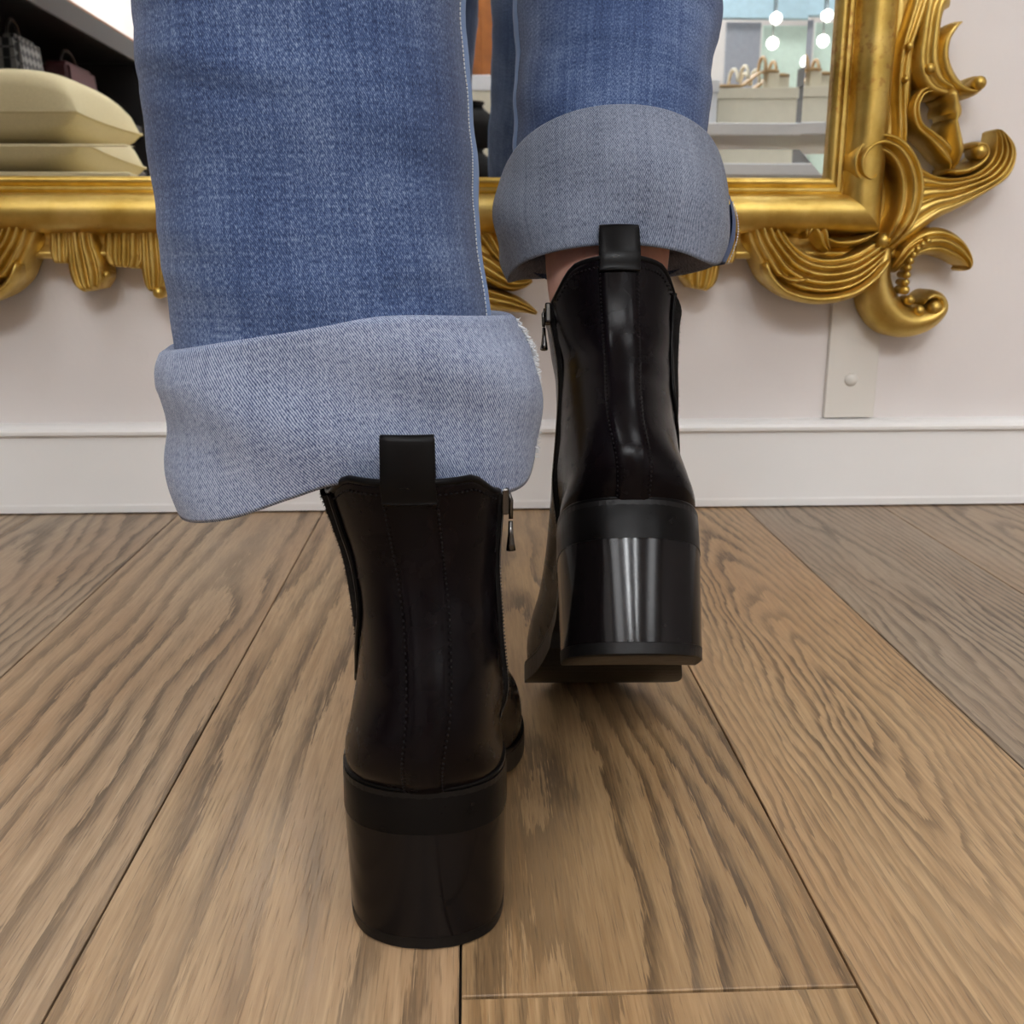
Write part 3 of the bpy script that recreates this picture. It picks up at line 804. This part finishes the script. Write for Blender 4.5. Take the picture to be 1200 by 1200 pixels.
    so = slab('sole', .0026, lambda y: zs(y) + .0012, lambda y: max(zs(y) - .0105, .0002 + max(0, y - .20)**2*2.0) if y > .13 else zs(y) - .0060, 1.0, M['rubber'])
    # welt bead between upper and sole
    pts = []
    for k in range(0, 121):
        a = 2*math.pi*k/120
        u = (1 - math.cos(a))/2
        w, y = edge(u, .0012)
        pts.append((math.copysign(w if 0 < k < 120 and k != 60 else 0, math.sin(a)) + skew(u, side), y + (2*u - 1)*.001, zs(y) + .0022))
    tube('welt', pts, .0013, M['leather_edge'], b, 6)
    # ---- heel: curved block with a flat breast, a rand on top and a lift below
    def heel_ring(z_fn, grow, shrink, ymax):
        ring = []
        ks = [k for k in range(0, 25)]
        umax = (ymax - .006)/.25
        th0 = math.degrees(math.acos(1 - 2*umax))
        for k in range(-24, 25):
            a = th0*k/24
            u = (1 - math.cos(R(a)))/2
            w, y = edge(u, grow)
            if k == 0: w = 0
            y += (2*u - 1)*grow*.8
            x = math.copysign(w, k)*shrink + skew(u, side)
            ring.append((x, y, z_fn(y)))
        x1, y1, z1 = ring[-1]; x0, y0, z0 = ring[0]
        for k in range(1, 8):
            f = k/8
            yy = y1 - .004*math.sin(math.pi*f)
            ring.append((x1 + (x0 - x1)*f, yy, z_fn(yy)))
        return ring
    def heel_block(name, levels, mat):
        V = []
        for z_fn, grow, shrink, ymax in levels: V += heel_ring(z_fn, grow, shrink, ymax)
        n = len(V)//len(levels)
        F = grid_faces(n, len(levels), True)
        F.append(tuple(reversed(range(n)))); F.append(tuple((len(levels)-1)*n + i for i in range(n)))
        o = recalc(mesh(name, V, F, mat, b))
        o.data.polygons[-1].use_smooth = False; o.data.polygons[-2].use_smooth = False
        m_ = o.modifiers.new('crisp', 'EDGE_SPLIT'); m_.split_angle = R(40)
        return o
    tz = lambda y: zs(y) - .0062
    band = .0125
    heel_block('heel_lift', [(lambda y: .0003, .0012, .982, .062), (lambda y: .0010, .0020, .985, .0625), (lambda y: .0064, .0022, .986, .0628)], M['rubber'])
    heel_block('heel_block', [(lambda y: .0066, .0021, .986, .0630), (lambda y: .02, .0023, .988, .0640), (lambda y: .04, .0026, .992, .0660), (lambda y: tz(y) - band, .0028, .997, .070)], M['heel'])
    heel_block('heel_rand', [(lambda y: tz(y) - band + .0001, .0030, .998, .070), (lambda y: tz(y) - .004, .0029, .998, .0712), (lambda y: tz(y) + .0040, .0028, .998, .0715), (lambda y: tz(y) + .0066, .0022, 1.0, .0715)], M['leather_edge'])
    # worn walking face of the lift
    V = [(x*.93, .031 + (y - .031)*.95, .0001) for x, y, z in heel_ring(lambda y: 0, .0006, .96, .060)]
    o = mesh('walking_face', V, [tuple(range(len(V)))], M['lift'], b, smooth=False)
    # insole closing the boot from below
    V = []
    uu = [u for u in us]
    for u in uu:
        w, y = edge(u, -.001)
        for s in (-1, -.5, 0, .5, 1): V.append((s*max(w, .0004) + skew(u, side), y, zs(y) + .003))
    mesh('insole', V, grid_faces(5, len(uu)), M['leather_edge'], b)
    return b

LEFT_BOOT = make_boot(-1, 'black leather ankle boot standing flat on the floor, its heel nearest the camera', (-0.0208, 0.3865, 0.0), (0, 0, R(-0.5)), 1)
RIGHT_BOOT = make_boot(1, 'black leather ankle boot on tiptoe with its block heel lifted off the floor', (0.0795, 0.4525, 0.1130), (R(-28.0), 0, R(-2.0)), 1)

# ================================================================== the wearer
# body: legs and hips as one continuous skinned surface (the boots and jeans cover all but the ankles)
J = {
 'pelvis': ((0.035, 0.66, 0.97), .115), 'hipL': ((-0.055, 0.64, 0.90), .085), 'kneeL': ((-0.068, 0.515, 0.575), .053),
 'calfL': ((-0.066, 0.482, 0.40), .045), 'shinL': ((-0.040, 0.455, 0.26), .034), 'ankL': ((-0.024, 0.447, 0.185), .0300), 'heelL': ((-0.0225, 0.452, 0.118), .0260), 'toeL': ((-0.022, 0.585, 0.044), .017),
 'hipR': ((0.125, 0.68, 0.90), .085), 'kneeR': ((0.106, 0.835, 0.575), .055), 'calfR': ((0.092, 0.705, 0.405), .050),
 'shinR': ((0.0835, 0.633, 0.325), .0410), 'collarR': ((0.0798, 0.605, 0.283), .0385), 'ankR': ((0.0785, 0.577, 0.232), .0270), 'heelR': ((0.0800, 0.545, 0.178), .0260), 'toeR': ((0.082, 0.630, 0.062), .017),
}
names = list(J)
edges = [('pelvis', 'hipL'), ('hipL', 'kneeL'), ('kneeL', 'calfL'), ('calfL', 'shinL'), ('shinL', 'ankL'), ('ankL', 'heelL'), ('heelL', 'toeL'),
         ('pelvis', 'hipR'), ('hipR', 'kneeR'), ('kneeR', 'calfR'), ('calfR', 'shinR'), ('shinR', 'collarR'), ('collarR', 'ankR'), ('ankR', 'heelR'), ('heelR', 'toeR')]
me = bpy.data.meshes.new('person')
me.from_pydata([J[n][0] for n in names], [(names.index(a), names.index(c)) for a, c in edges], [])
person = link(bpy.data.objects.new('person', me))
sk = person.modifiers.new('skin', 'SKIN'); sk.use_smooth_shade = True
for i, n in enumerate(names):
    sv_ = me.skin_vertices[0].data[i]; r = J[n][1]; sv_.radius = (r, r); sv_.use_root = (n == 'pelvis')
ss = person.modifiers.new('smooth', 'SUBSURF'); ss.levels = 2; ss.render_levels = 2
me.materials.append(M['skin'])
tag(person, 'person in rolled-up blue jeans and black boots stepping towards the mirror', 'person')

def tube_rings(rings, n=97, fold=None, thick=0.0, uvr=0.075, v0=0.0):
    """rings: list of (centre, axis_tilt_deg forward, half width, half depth, power); returns verts, uvs"""
    V, UV = [], []
    vv = v0; prev = None
    for j, (c, tilt, a, d, pw) in enumerate(rings):
        c = Vector(c)
        if prev is not None: vv += (c - prev).length
        prev = c
        fy, fz = math.cos(R(tilt)), -math.sin(R(tilt))
        for i in range(n):
            th = -math.pi + 2*math.pi*i/(n - 1)
            cx, cy = math.sin(th), -math.cos(th)
            k = (abs(cx)**pw + abs(cy)**pw)**(-1/pw)
            x, y = a*cx*k, d*cy*k
            p = Vector((c.x + x, c.y + y*fy, c.z + y*fz))
            if fold: p += fold(p, math.degrees(th), j)
            V.append(p); UV.append((th*uvr, vv))
    return V, UV

def dens(rings, n):
    out = []
    for k in range(n):
        q = cat([tuple(r[0]) + tuple(r[1:]) for r in rings], k/(n - 1))
        out.append((q[:3], q[3], q[4], q[5], q[6]))
    return out

def wrinkle(amp, fx, fz, seed, creases=()):
    def fn(p, th, j):
        a = mnoise.noise(Vector((p.x*fx + seed, p.y*fx, p.z*fz)))
        c = mnoise.noise(Vector((p.x*fx*.5 + seed + 9, p.y*fx*.5, p.z*fz*2.2 + p.x*18)))
        r = Vector((math.sin(R(th)), -math.cos(R(th)), 0))
        f = 0.0
        for zc, t0, w, dep in creases:
            tt = (th + 180) % 360 - 180
            f -= dep*math.exp(-((p.z - zc - .006*math.sin(p.x*40 + zc*90))/.0035)**2)*math.exp(-((tt - t0)/w)**2)
            f += dep*.7*math.exp(-((p.z - zc - .009 - .006*math.sin(p.x*40 + zc*90))/.006)**2)*math.exp(-((tt - t0)/w)**2)
        return r*(a*amp + c*amp*.55 + f)
    return fn

NR = 97
Lr = [((-0.058, .478, .2350), 0, .0690, .068, 2.4), ((-0.0605, .478, .262), 0, .0700, .069, 2.4), ((-0.0640, .478, .312), 0, .0692, .070, 2.3), ((-0.0660, .480, .351), 0, .0690, .071, 2.3),
      ((-0.0685, .484, .401), 0, .0685, .073, 2.3), ((-0.070, .494, .47), 0, .071, .078, 2.2), ((-0.068, .512, .56), -4, .075, .083, 2.1), ((-0.063, .545, .66), -10, .082, .09, 2.0), ((-0.056, .595, .78), -10, .090, .10, 2.0), ((-0.048, .64, .90), -4, .098, .115, 2.0)]
Rr = [((0.0865, .640, .306), 36, .0580, .052, 2.2), ((0.0890, .664, .338), 36, .0595, .054, 2.2), ((0.0935, .694, .386), 35, .0620, .061, 2.2), ((0.1010, .738, .455), 34, .0680, .070, 2.2),
      ((0.107, .785, .52), 26, .071, .076, 2.1), ((0.111, .812, .60), 6, .075, .085, 2.0), ((0.116, .785, .69), -18, .082, .09, 2.0), ((0.120, .73, .80), -16, .09, .10, 2.0), ((0.122, .68, .90), -4, .098, .115, 2.0)]
VL, UL = tube_rings(dens(Lr, 90), NR, wrinkle(.0022, 14, 26, 1.0, ((.360, -30, 40, .0016), (.392, -20, 45, .0012), (.300, -40, 35, .0014), (.285, 25, 30, .0010))))
VR, UR = tube_rings(dens(Rr, 90), NR, wrinkle(.0030, 14, 30, 5.0, ((.412, -10, 45, .0022), (.440, 25, 40, .0018), (.395, 40, 30, .0015))), v0=.3)
VH, UH = tube_rings(dens([((.037, .66, .86), 0, .155, .115, 2.4), ((.037, .66, .92), 0, .17, .12, 2.4), ((.037, .66, 1.0), 0, .165, .112, 2.2), ((.037, .66, 1.08), 0, .15, .10, 2.0)], 16), NR, None)
F = grid_faces(NR, 90) + grid_faces(NR, 90, False, len(VL)) + grid_faces(NR, 16, False, len(VL) + len(VR))
jeans = mesh('jeans', VL + VR + VH, F, M['denim'], person, uvs=UL + UR + UH)
jeans['label'] = 'blue denim jeans with wide rolled cuffs'

# ---- rolled cuffs: (angle from the back, positive to the right) -> height of edges and reach
def fold_(p, th, s):
    # soft diagonal folds in the rolled denim
    q = math.sin(p.z*95 + th*.06 + 2.0*mnoise.noise(Vector((p.x*9, p.y*9, p.z*9 + 4))))
    return .0016*q*math.sin(math.pi*min(max((s - .15)/.75, 0), 1))

def cuff(name, prof, n, rows, mat, seed, amp, u0):
    """prof(th, s): s 0..1 runs from inside the hem, round the bottom fold, up the outside, over the rolled top"""
    V, UV = [], []
    for j in range(rows):
        s = j/(rows - 1)
        for i in range(n):
            th = -180 + 360*i/(n - 1)
            p = prof(th, s)
            r = Vector((math.sin(R(th)), -math.cos(R(th)), 0))
            w = math.sin(math.pi*min(max((s - .1)/.8, 0), 1))
            a = mnoise.noise(Vector((p.x*16 + seed, p.y*16, p.z*22)))
            c = mnoise.noise(Vector((p.x*40 + seed, p.y*40, p.z*40)))
            V.append(p + r*((a*amp + c*amp*.30)*w + fold_(p, th, s))); UV.append((R(th)*.075 + u0, s*.085))
    return recalc(mesh(name, V, grid_faces(n, rows), mat, jeans, uvs=UV))

# left cuff
L_top = [(0, .2700), (20, .2725), (45, .2715), (90, .2690), (130, .268), (180, .262), (230, .256), (270, .2565), (285, .2555), (310, .2580), (335, .2635)]
L_bot = [(0, .2075), (18, .2060), (38, .1990), (60, .1990), (78, .2080), (100, .212), (140, .206), (180, .196), (230, .190), (262, .1925), (285, .1885), (305, .1860), (325, .1905), (345, .2010)]
L_ax = [(0, .0), (30, .0), (60, .0), (90, .0), (180, 0), (270, 0), (330, 0)]
def cuff_left(th, s):
    zt, zb = per_tab(L_top, th), per_tab(L_bot, th)
    cx, cy = math.sin(R(th)), -math.cos(R(th)); pw = 2.6
    k = (abs(cx)**pw + abs(cy)**pw)**(-1/pw)
    h = min(max((s - .18)/.68, 0), 1)                    # 0 bottom fold .. 1 top roll
    a = .0850 + .0030*math.sin(math.pi*h) - .0045*max(0, h - .8)/.2 - .003*(1-h)
    d = .0700 + .0030*math.sin(math.pi*h)
    # pressed in behind the pull tab
    dent = math.exp(-((th if th < 180 else th - 360) - 22)**2/500.0)*(1 - smooth01(.35, .8, h))
    d -= .0020*dent
    if s < .18:                                            # inside layer and bottom fold
        q = s/.18
        ins = .006*(1 - smooth01(.55, 1.0, q)) 
        a -= ins; d -= ins
        z = zb + .030*(1 - q)**1.3 + (.0 if q < 1 else 0)
    elif s > .86:                                          # rolled top turning in to the leg
        q = (s - .86)/.14
        ins = .010*smooth01(0, 1, q)
        a -= ins; d -= ins
        z = zt + .0022*math.sin(math.pi*min(q*1.2, 1)) - .012*max(0, q - .4)
    else:
        z = zb + (zt - zb)*h
    if cx < 0: a += -cx*(.0040*smooth01(.72, .98, h) - .0030*math.exp(-((h - .55)/.2)**2))
    bx = .5*(1 + cx)
    c = Vector((-.0515 - .0075*h*bx + .000*h, .4775, 0))
    return Vector((c.x + a*cx*k, c.y + d*cy*k, z))
cl = cuff('cuff', cuff_left, 129, 56, M['denim_in'], 2.0, .0030, 0.0)
cl['label'] = 'pale blue rolled cuff of the standing leg'

# right cuff: round the tilted shin
R_lo = [(0, .010), (25, .009), (50, .010), (75, .027), (95, .038), (135, .054), (180, .066), (225, .052), (262, .028), (285, .020), (310, .014), (335, .011)]
R_hi = [(0, .0), (45, -.003), (90, -.010), (180, -.006), (270, -.012), (315, -.004)]
def cuff_right(th, s):
    tilt = R(35)
    ax = Vector((0.02, math.sin(tilt), math.cos(tilt))); dv = Vector((0, math.cos(tilt), -math.sin(tilt)))
    cx, cy = math.sin(R(th)), -math.cos(R(th)); pw = 2.2
    k = (abs(cx)**pw + abs(cy)**pw)**(-1/pw)
    h = min(max((s - .18)/.68, 0), 1)
    lo, hi = per_tab(R_lo, th), .094 + per_tab(R_hi, th)
    a = .0690 + .0040*math.sin(math.pi*h) - .006*(1 - h)**2
    d = .0675 + .0040*math.sin(math.pi*h) - .012*(1 - h)**2
    if s < .18:
        q = s/.18
        ins = .007*(1 - smooth01(.5, 1.0, q)); a -= ins; d -= ins
        w = lo + .030*(1 - q)**1.3
    elif s > .86:
        q = (s - .86)/.14
        ins = .011*smooth01(0, 1, q); a -= ins; d -= ins
        w = hi + .0024*math.sin(math.pi*min(q*1.2, 1)) - .012*max(0, q - .4)
    else:
        w = lo + (hi - lo)*h
    c = Vector((.0855, .606, .262)) + ax*w
    return c + Vector((1, 0, 0))*(a*cx*k) + dv*(d*cy*k)
cr = cuff('cuff', cuff_right, 129, 56, M['denim_in_grey'], 6.0, .0032, 0.4)
cr['label'] = 'grey-blue rolled cuff of the lifted leg'

# frayed raw edge of the inseam on the left cuff, and the stitched seam allowance on the right one
fv, ff = [], []
rnd = random.Random(5)
for k in range(420):
    s = rnd.uniform(.16, .86)
    th = 83 + rnd.gauss(0, 4.0)
    p = cuff_left(th, s)
    d = Vector((rnd.uniform(.0004, .0026), rnd.uniform(-.0015, .001), rnd.uniform(-.0016, .0016)))
    tube_geo([p - d*.3, p + d*.5, p + d + Vector((0, 0, rnd.uniform(-.0008, .0008)))], [.00028, .00024, .00012], 4, fv, ff)
o = mesh('frayed_edge', fv, ff, M['thread'], cl); o['kind'] = 'stuff'; o['label'] = 'frayed white raw edge'
V = []
for j in range(30):
    s = .10 + .72*j/29
    for th, off in ((82, .001), (86, .004), (92, .0055), (97, .003), (99, .0005)):
        p = cuff_right(th, s); V.append(p + Vector((off, 0, 0)))
mesh('seam_flap', V, grid_faces(5, 30), M['denim'], cr)
sv2, sf2 = [], []
for j in range(26):
    s = .12 + .68*j/25
    a, c = cuff_right(90, s) + Vector((.0062, -.0008, 0)), cuff_right(90, s + .016) + Vector((.0062, -.0008, 0))
    tube_geo([a, (a + c)/2 + Vector((.0003, 0, 0)), c], .00035, 5, sv2, sf2)
o = mesh('seam_stitches', sv2, sf2, M['thread'], cr); o['kind'] = 'stuff'
# inseams of both legs
def seam(idx0, col, j0, j1, VV, nm, w=.0045):
    V = []
    for j in range(j0, j1):
        a = VV[j*NR + col]; b_ = VV[j*NR + (col + 3) % NR]
        ctr = VV[j*NR + (col + 1) % NR]
        an = -math.pi + 2*math.pi*col/(NR - 1)
        out = Vector((math.sin(an), -math.cos(an), 0))
        for f_, of in ((0, .0002), (.15, .0016), (.5, .0019), (.85, .0016), (1, .0002)):
            V.append(a + (b_ - a)*f_ + out*of)
    o = mesh(nm, V, grid_faces(5, j1 - j0), M['denim_seam'], jeans)
    return o
seam(0, 69, 4, 70, VL, 'inseam')
seam(0, 24, 4, 70, VR, 'inseam')
sv3, sf3 = [], []
for j in range(6, 69):
    a = VL[j*NR + 68]; c = VL[(j+1)*NR + 68]
    n_ = 3
    for k in range(n_):
        p = a + (c - a)*(k + .1)/n_; q = a + (c - a)*(k + .75)/n_
        ot = Vector((.0006, -.0006, 0))
        tube_geo([p + ot, q + ot], .00030, 4, sv3, sf3)
o = mesh('seam_stitches', sv3, sf3, M['thread'], jeans); o['kind'] = 'stuff'

# ================================================================== shop seen in the mirror
# cushion on a white display bench left of the camera
bench = empty('display_bench', (-0.985, -0.08, -0.055)); tag(bench, 'white display bench with a cream seat under the cream cushion', 'bench')
boxes('seat_slab', [((-.33, -.27, .50), (.33, .27, .553))], M['cream_fabric'], bench, .01)
for sx in (-1, 1): boxes('side_panel', [((sx*.30 - .02, -.25, .055), (sx*.30 + .02, .25, .4995))], M['white_lacquer'], bench, .003)
boxes('back_panel', [((-.279, -.20, .05), (.279, -.17, .4995))], M['white_lacquer'], bench, .003)

cu = empty('cushion', (-0.985, -0.05, 0.4985)); tag(cu, 'plump cream cushion reflected at the left of the mirror', 'cushion')
n = 41
def pillow(sign):
    V = []
    for j in range(n):
        for i in range(n):
            x, y = 2*i/(n-1) - 1, 2*j/(n-1) - 1
            f = max(0, (1 - x**4)*(1 - y**4))**.5
            pinch = 1 - .05*(1 - x*x)*(y*y) - .05*(1 - y*y)*(x*x)
            px, py = x*.225*pinch, y*.21*(1 - .05*(1 - x*x)*y*y)
            crease = .012*math.exp(-((x - .15)/.07)**2)*max(0, y - .2) + .010*math.exp(-((x + .25)/.07)**2)*max(0, y - .3)
            h = (.095 if sign > 0 else .060)*f**.8 - crease
            V.append((px, py, .0615 + sign*h + .0*x))
    return V
a = mesh('cover', pillow(1), grid_faces(n, n), M['cream_fabric'], cu)
a2 = mesh('underside', pillow(-1), [tuple(reversed(f)) for f in grid_faces(n, n)], M['cream_fabric'], cu)
loop = []
for k in range(n): loop.append(pillow(1)[k])
pl = pillow(1)
ring = [pl[i] for i in range(n)] + [pl[j*n + n - 1] for j in range(1, n)] + [pl[(n-1)*n + i] for i in range(n - 2, -1, -1)] + [pl[j*n] for j in range(n - 2, -1, -1)]
tube('piping', [(p[0], p[1], .0615) for p in ring], .003, M['cream_fabric'], cu, 6)

# black cabinet along the side wall
cb = empty('shelf_cabinet', (-1.565, -0.90, 0)); tag(cb, 'black open shelf cabinet along the wall behind the cushion', 'cabinet')
hx, hy, H = .23, 1.40, 1.11
boxes('top', [((-hx, -hy, H - .075), (hx, hy, H))], M['black_lacquer'], cb, .004)
boxes('top_edge', [((hx - .004, -hy, H), (hx, hy, H + .006))], M['brown_wood'], cb, .001)
for sy in (-1, 1): boxes('side_panel', [((-hx, sy*(hy - .02) - .02, 0), (hx, sy*(hy - .02) + .02, H - .0755))], M['black_lacquer'], cb, .003)
boxes('back_panel', [((-hx, -hy + .041, .05), (-hx + .02, hy - .041, H - .0755))], M['dark_grey'], cb)
for z in (.10, .76): boxes('shelf', [((-hx + .0205, -hy + .041, z), (hx - .01, hy - .041, z + .03))], M['black_lacquer'], cb, .002)

def handbag(name, loc, dims, mat, label, group=None, handle=True):
    t = empty(name, loc); tag(t, label, 'bag', group)
    w, d, h = dims
    bm = bmesh.new()
    bmesh.ops.create_cube(bm, size=1)
    for v in bm.verts:
        top = v.co.z > 0
        v.co = Vector((v.co.x*w*(.8 if top else 1), v.co.y*d*(.92 if top else 1), (v.co.z + .5)*h))
    bmesh.ops.bevel(bm, geom=list(bm.edges), offset=min(w, d)*.12, segments=3, affect='EDGES')
    me = bpy.data.meshes.new('body'); bm.to_mesh(me); bm.free(); me.materials.append(mat)
    link(bpy.data.objects.new('body', me), t)
    if handle:
        pts = [(0, math.cos(math.pi*k/16)*d*.25, h - .004 + math.sin(math.pi*k/16)*h*.35) for k in range(17)]
        tube('handle', pts, .005, M['black_lacquer'], t, 8)
    lathe('clasp', [(.008, 0), (.008, .004), (.004, .006)], M['gunmetal'], t, 14, (0, 0, h*.995))
    return t
handbag('handbag', (-1.46, -0.87, .7905), (.13, .26, .19), M['weave'], 'black and white woven handbag behind the cushion')
handbag('handbag', (-1.46, -1.33, .7905), (.12, .20, .17), M['weave'], 'smaller woven handbag deeper in the black cabinet')
handbag('handbag', (-1.46, -1.80, .7905), (.12, .30, .16), M['wine'], 'wine red handbag at the far end of the black cabinet')

# wooden wardrobe and side table straight behind the camera
wr = empty('wooden_wardrobe', (0.03, -3.05, 0)); tag(wr, 'brown wooden wardrobe reflected between the two legs', 'wardrobe')
boxes('carcass', [((-.45, -.25, .08), (.40, .24, 1.95))], M['brown_wood'], wr, .005)
for x0, x1 in ((-.44, -.03), (-.02, .39)):
    d = boxes('door', [((x0, .2405, .10), (x1, .262, 1.93))], M['brown_wood'], wr, .004)
    boxes('door_panel', [((x0 + .06, .2625, .2), (x1 - .06, .270, 1.83))], M['brown_wood'], d, .004)
    lathe('knob', [(.012, 0), (.014, .01), (.006, .02)], M['gold'], d, 14, (x1 - .03 if x0 < -.1 else x0 + .03, .275, 1.0))
for sx in (-.40, .35):
    for sy in (-.2, .2): boxes('foot', [((sx - .03, sy - .03, 0), (sx + .03, sy + .03, .0795))], M['brown_wood'], wr, .004)
tb = empty('side_table', (0.03, -2.15, 0)); tag(tb, 'low reddish wooden side table holding a black pouch', 'table')
boxes('table_top', [((-.25, -.2, .62), (.25, .2, .66))], M['brown_wood'], tb, .006)
for sx in (-1, 1):
    for sy in (-1, 1): boxes('leg', [((sx*.21 - .02, sy*.16 - .02, 0), (sx*.21 + .02, sy*.16 + .02, .6195))], M['black_lacquer'], tb, .003)
boxes('apron', [((-.19, -.14, .54), (.19, .14, .6195))], M['black_lacquer'], tb, .003)
ph = empty('round_pouch', (0.02, -2.06, .6605)); tag(ph, 'round black pouch on the reddish side table', 'bag')
lathe('body', [(.05, 0), (.09, .01), (.115, .06), (.11, .11), (.08, .16), (.05, .185)], M['elastic'], ph, 28)
lathe('drawstring_neck', [(.05, .185), (.045, .195), (.055, .205), (.05, .21)], M['elastic'], ph, 28)
bxx = empty('cream_box', (0.06, -2.26, .6605)); tag(bxx, 'cream cardboard box behind the round black pouch', 'box')
boxes('tray', [((-.12, -.07, 0), (.12, .07, .27))], M['cream_card'], bxx, .003)
boxes('lid', [((-.125, -.075, .2705), (.125, .075, .33))], M['white_card'], bxx, .003)

# shoe display on the right
st_ = empty('display_table', (1.02, -1.55, 0)); tag(st_, 'white shoe display table reflected at the right of the mirror', 'table')
boxes('table_top', [((-.40, -.35, .66), (.50, .35, .70))], M['white_lacquer'], st_, .004)
for sx in (-.36, .46):
    for sy in (-.31, .31): boxes('leg', [((sx - .025, sy - .025, 0), (sx + .025, sy + .025, .6595))], M['white_lacquer'], st_, .003)
boxes('shelf', [((-.33, -.28, .30), (.43, .28, .33))], M['white_lacquer'], st_, .003)

def card_box(loc, dims, mat, label, rz=0):
    t = empty('shoe_box', loc, (0, 0, rz)); tag(t, label, 'box', 'shoe boxes on the display table')
    w, d, h = dims
    boxes('tray', [((-w/2, -d/2, 0), (w/2, d/2, h*.72))], mat, t, .002)
    boxes('lid', [((-w/2 - .004, -d/2 - .004, h*.725), (w/2 + .004, d/2 + .004, h))], mat, t, .002)
card_box((0.99, -1.42, .7005), (.265, .18, .125), M['cream_card'], 'cream shoe box carrying the sandals', .1)
card_box((0.745, -1.40, .7005), (.15, .26, .14), M['white_card'], 'white shoe box standing left of the cream one', -.1)
card_box((1.31, -1.55, .7005), (.18, .28, .24), M['dark_grey'], 'dark grey shoe box at the end of the display table', .05)
card_box((1.10, -1.50, .3305), (.34, .22, .22), M['kraft_card'], 'brown cardboard box on the lower shelf', .05)
card_box((0.795, -1.42, .3305), (.19, .22, .28), M['white_card'], 'white box on the lower shelf beside the brown one', 0)

def sandal(loc, rz, label):
    t = empty('sandal', loc, (0, 0, rz)); tag(t, label, 'shoe', 'tan sandals on the cream box')
    V = []
    for lay in (0, -.008):
        for k in range(24):
            u = k/23
            w = cat_tab([(0, .012), (.1, .026), (.4, .026), (.7, .038), (.9, .03), (1, .008)], u)
            z = .055*(1 - smooth01(.2, .65, u)) + .010
            for s in (-1, 0, 1): V.append((s*w, -.12 + .24*u, z + lay))
    F = grid_faces(3, 24) + [tuple(reversed(f)) for f in grid_faces(3, 24, False, 72)]
    rim = [j*3 for j in range(24)] + [23*3 + 1] + [j*3 + 2 for j in range(23, -1, -1)] + [1]
    for k in range(len(rim)):
        a, c = rim[k], rim[(k+1) % len(rim)]; F.append((a, c, c + 72, a + 72))
    recalc(mesh('footbed', V, F, M['tan_leather'], t))
    boxes('heel', [((-.02, -.118, .0), (.02, -.075, .0555))], M['cream_card'], t, .003)
    for yy, zz, rr in ((.045, .018, .035), (.005, .030, .032), (-.06, .06, .028)):
        pts = [(rr*math.cos(math.pi*k/12), yy, zz + .045*math.sin(math.pi*k/12)) for k in range(13)]
        tube('strap', pts, .006, M['cream_card'] if yy > 0 else M['tan_leather'], t, 6)
sandal((0.95, -1.385, .8265), R(78), 'tan sandal nearest the mirror on the cream box')
sandal((1.01, -1.468, .8265), R(78), 'tan sandal further back on the cream box')

# far shopfront panels and lamps
def panel(name, x0, x1, z0, z1, y, mat, label):
    t = boxes(name, [((x0, y - .03, z0), (x1, y, z1))], mat, None, .004); tag(t, label, 'panel')
panel('grey_pillar', 1.78, 2.02, 0, 1.799, -5.2, M['grey_panel'], 'grey pillar behind the shoe table')
panel('olive_panel', 1.30, 1.62, .001, 1.62, -5.25, M['olive'], 'olive green panel left of the grey pillar')
panel('pale_green_panel', 2.06, 2.70, .001, 1.80, -5.3, M['pale_green'], 'pale green panel right of the grey pillar')
fb = boxes('blue_fascia', [((.9, -5.14, 1.80), (3.19, -5.08, 1.93))], M['pale_blue'], None, .004); tag(fb, 'pale blue fascia band above the far panels', 'fascia')
def pendant(x, y, z, label):
    t = empty('pendant_lamp', (x, y, 2.7995)); tag(t, label, 'lamp', 'globe pendant lamps')
    tube('cord', [(0, 0, -.014), (0, 0, z - 2.8 + .034)], .004, M['gunmetal'], t, 6)
    lathe('canopy', [(.04, -.014), (.045, -.008), (.045, -.001)], M['gunmetal'], t, 18)
    lathe('globe', [(.002, -.032), (.018, -.025), (.030, -.01), (.032, 0), (.030, .015), (.018, .028), (.006, .033)], M['bulb'], t, 20, (0, 0, z - 2.8))
pendant(1.78, -4.0, 1.58, 'globe pendant lamp reflected higher above the sandals')
pendant(1.74, -3.9, 1.43, 'globe pendant lamp reflected lower above the sandals')
pendant(1.88, -3.7, 1.30, 'lowest globe pendant lamp beside the dark grey box')
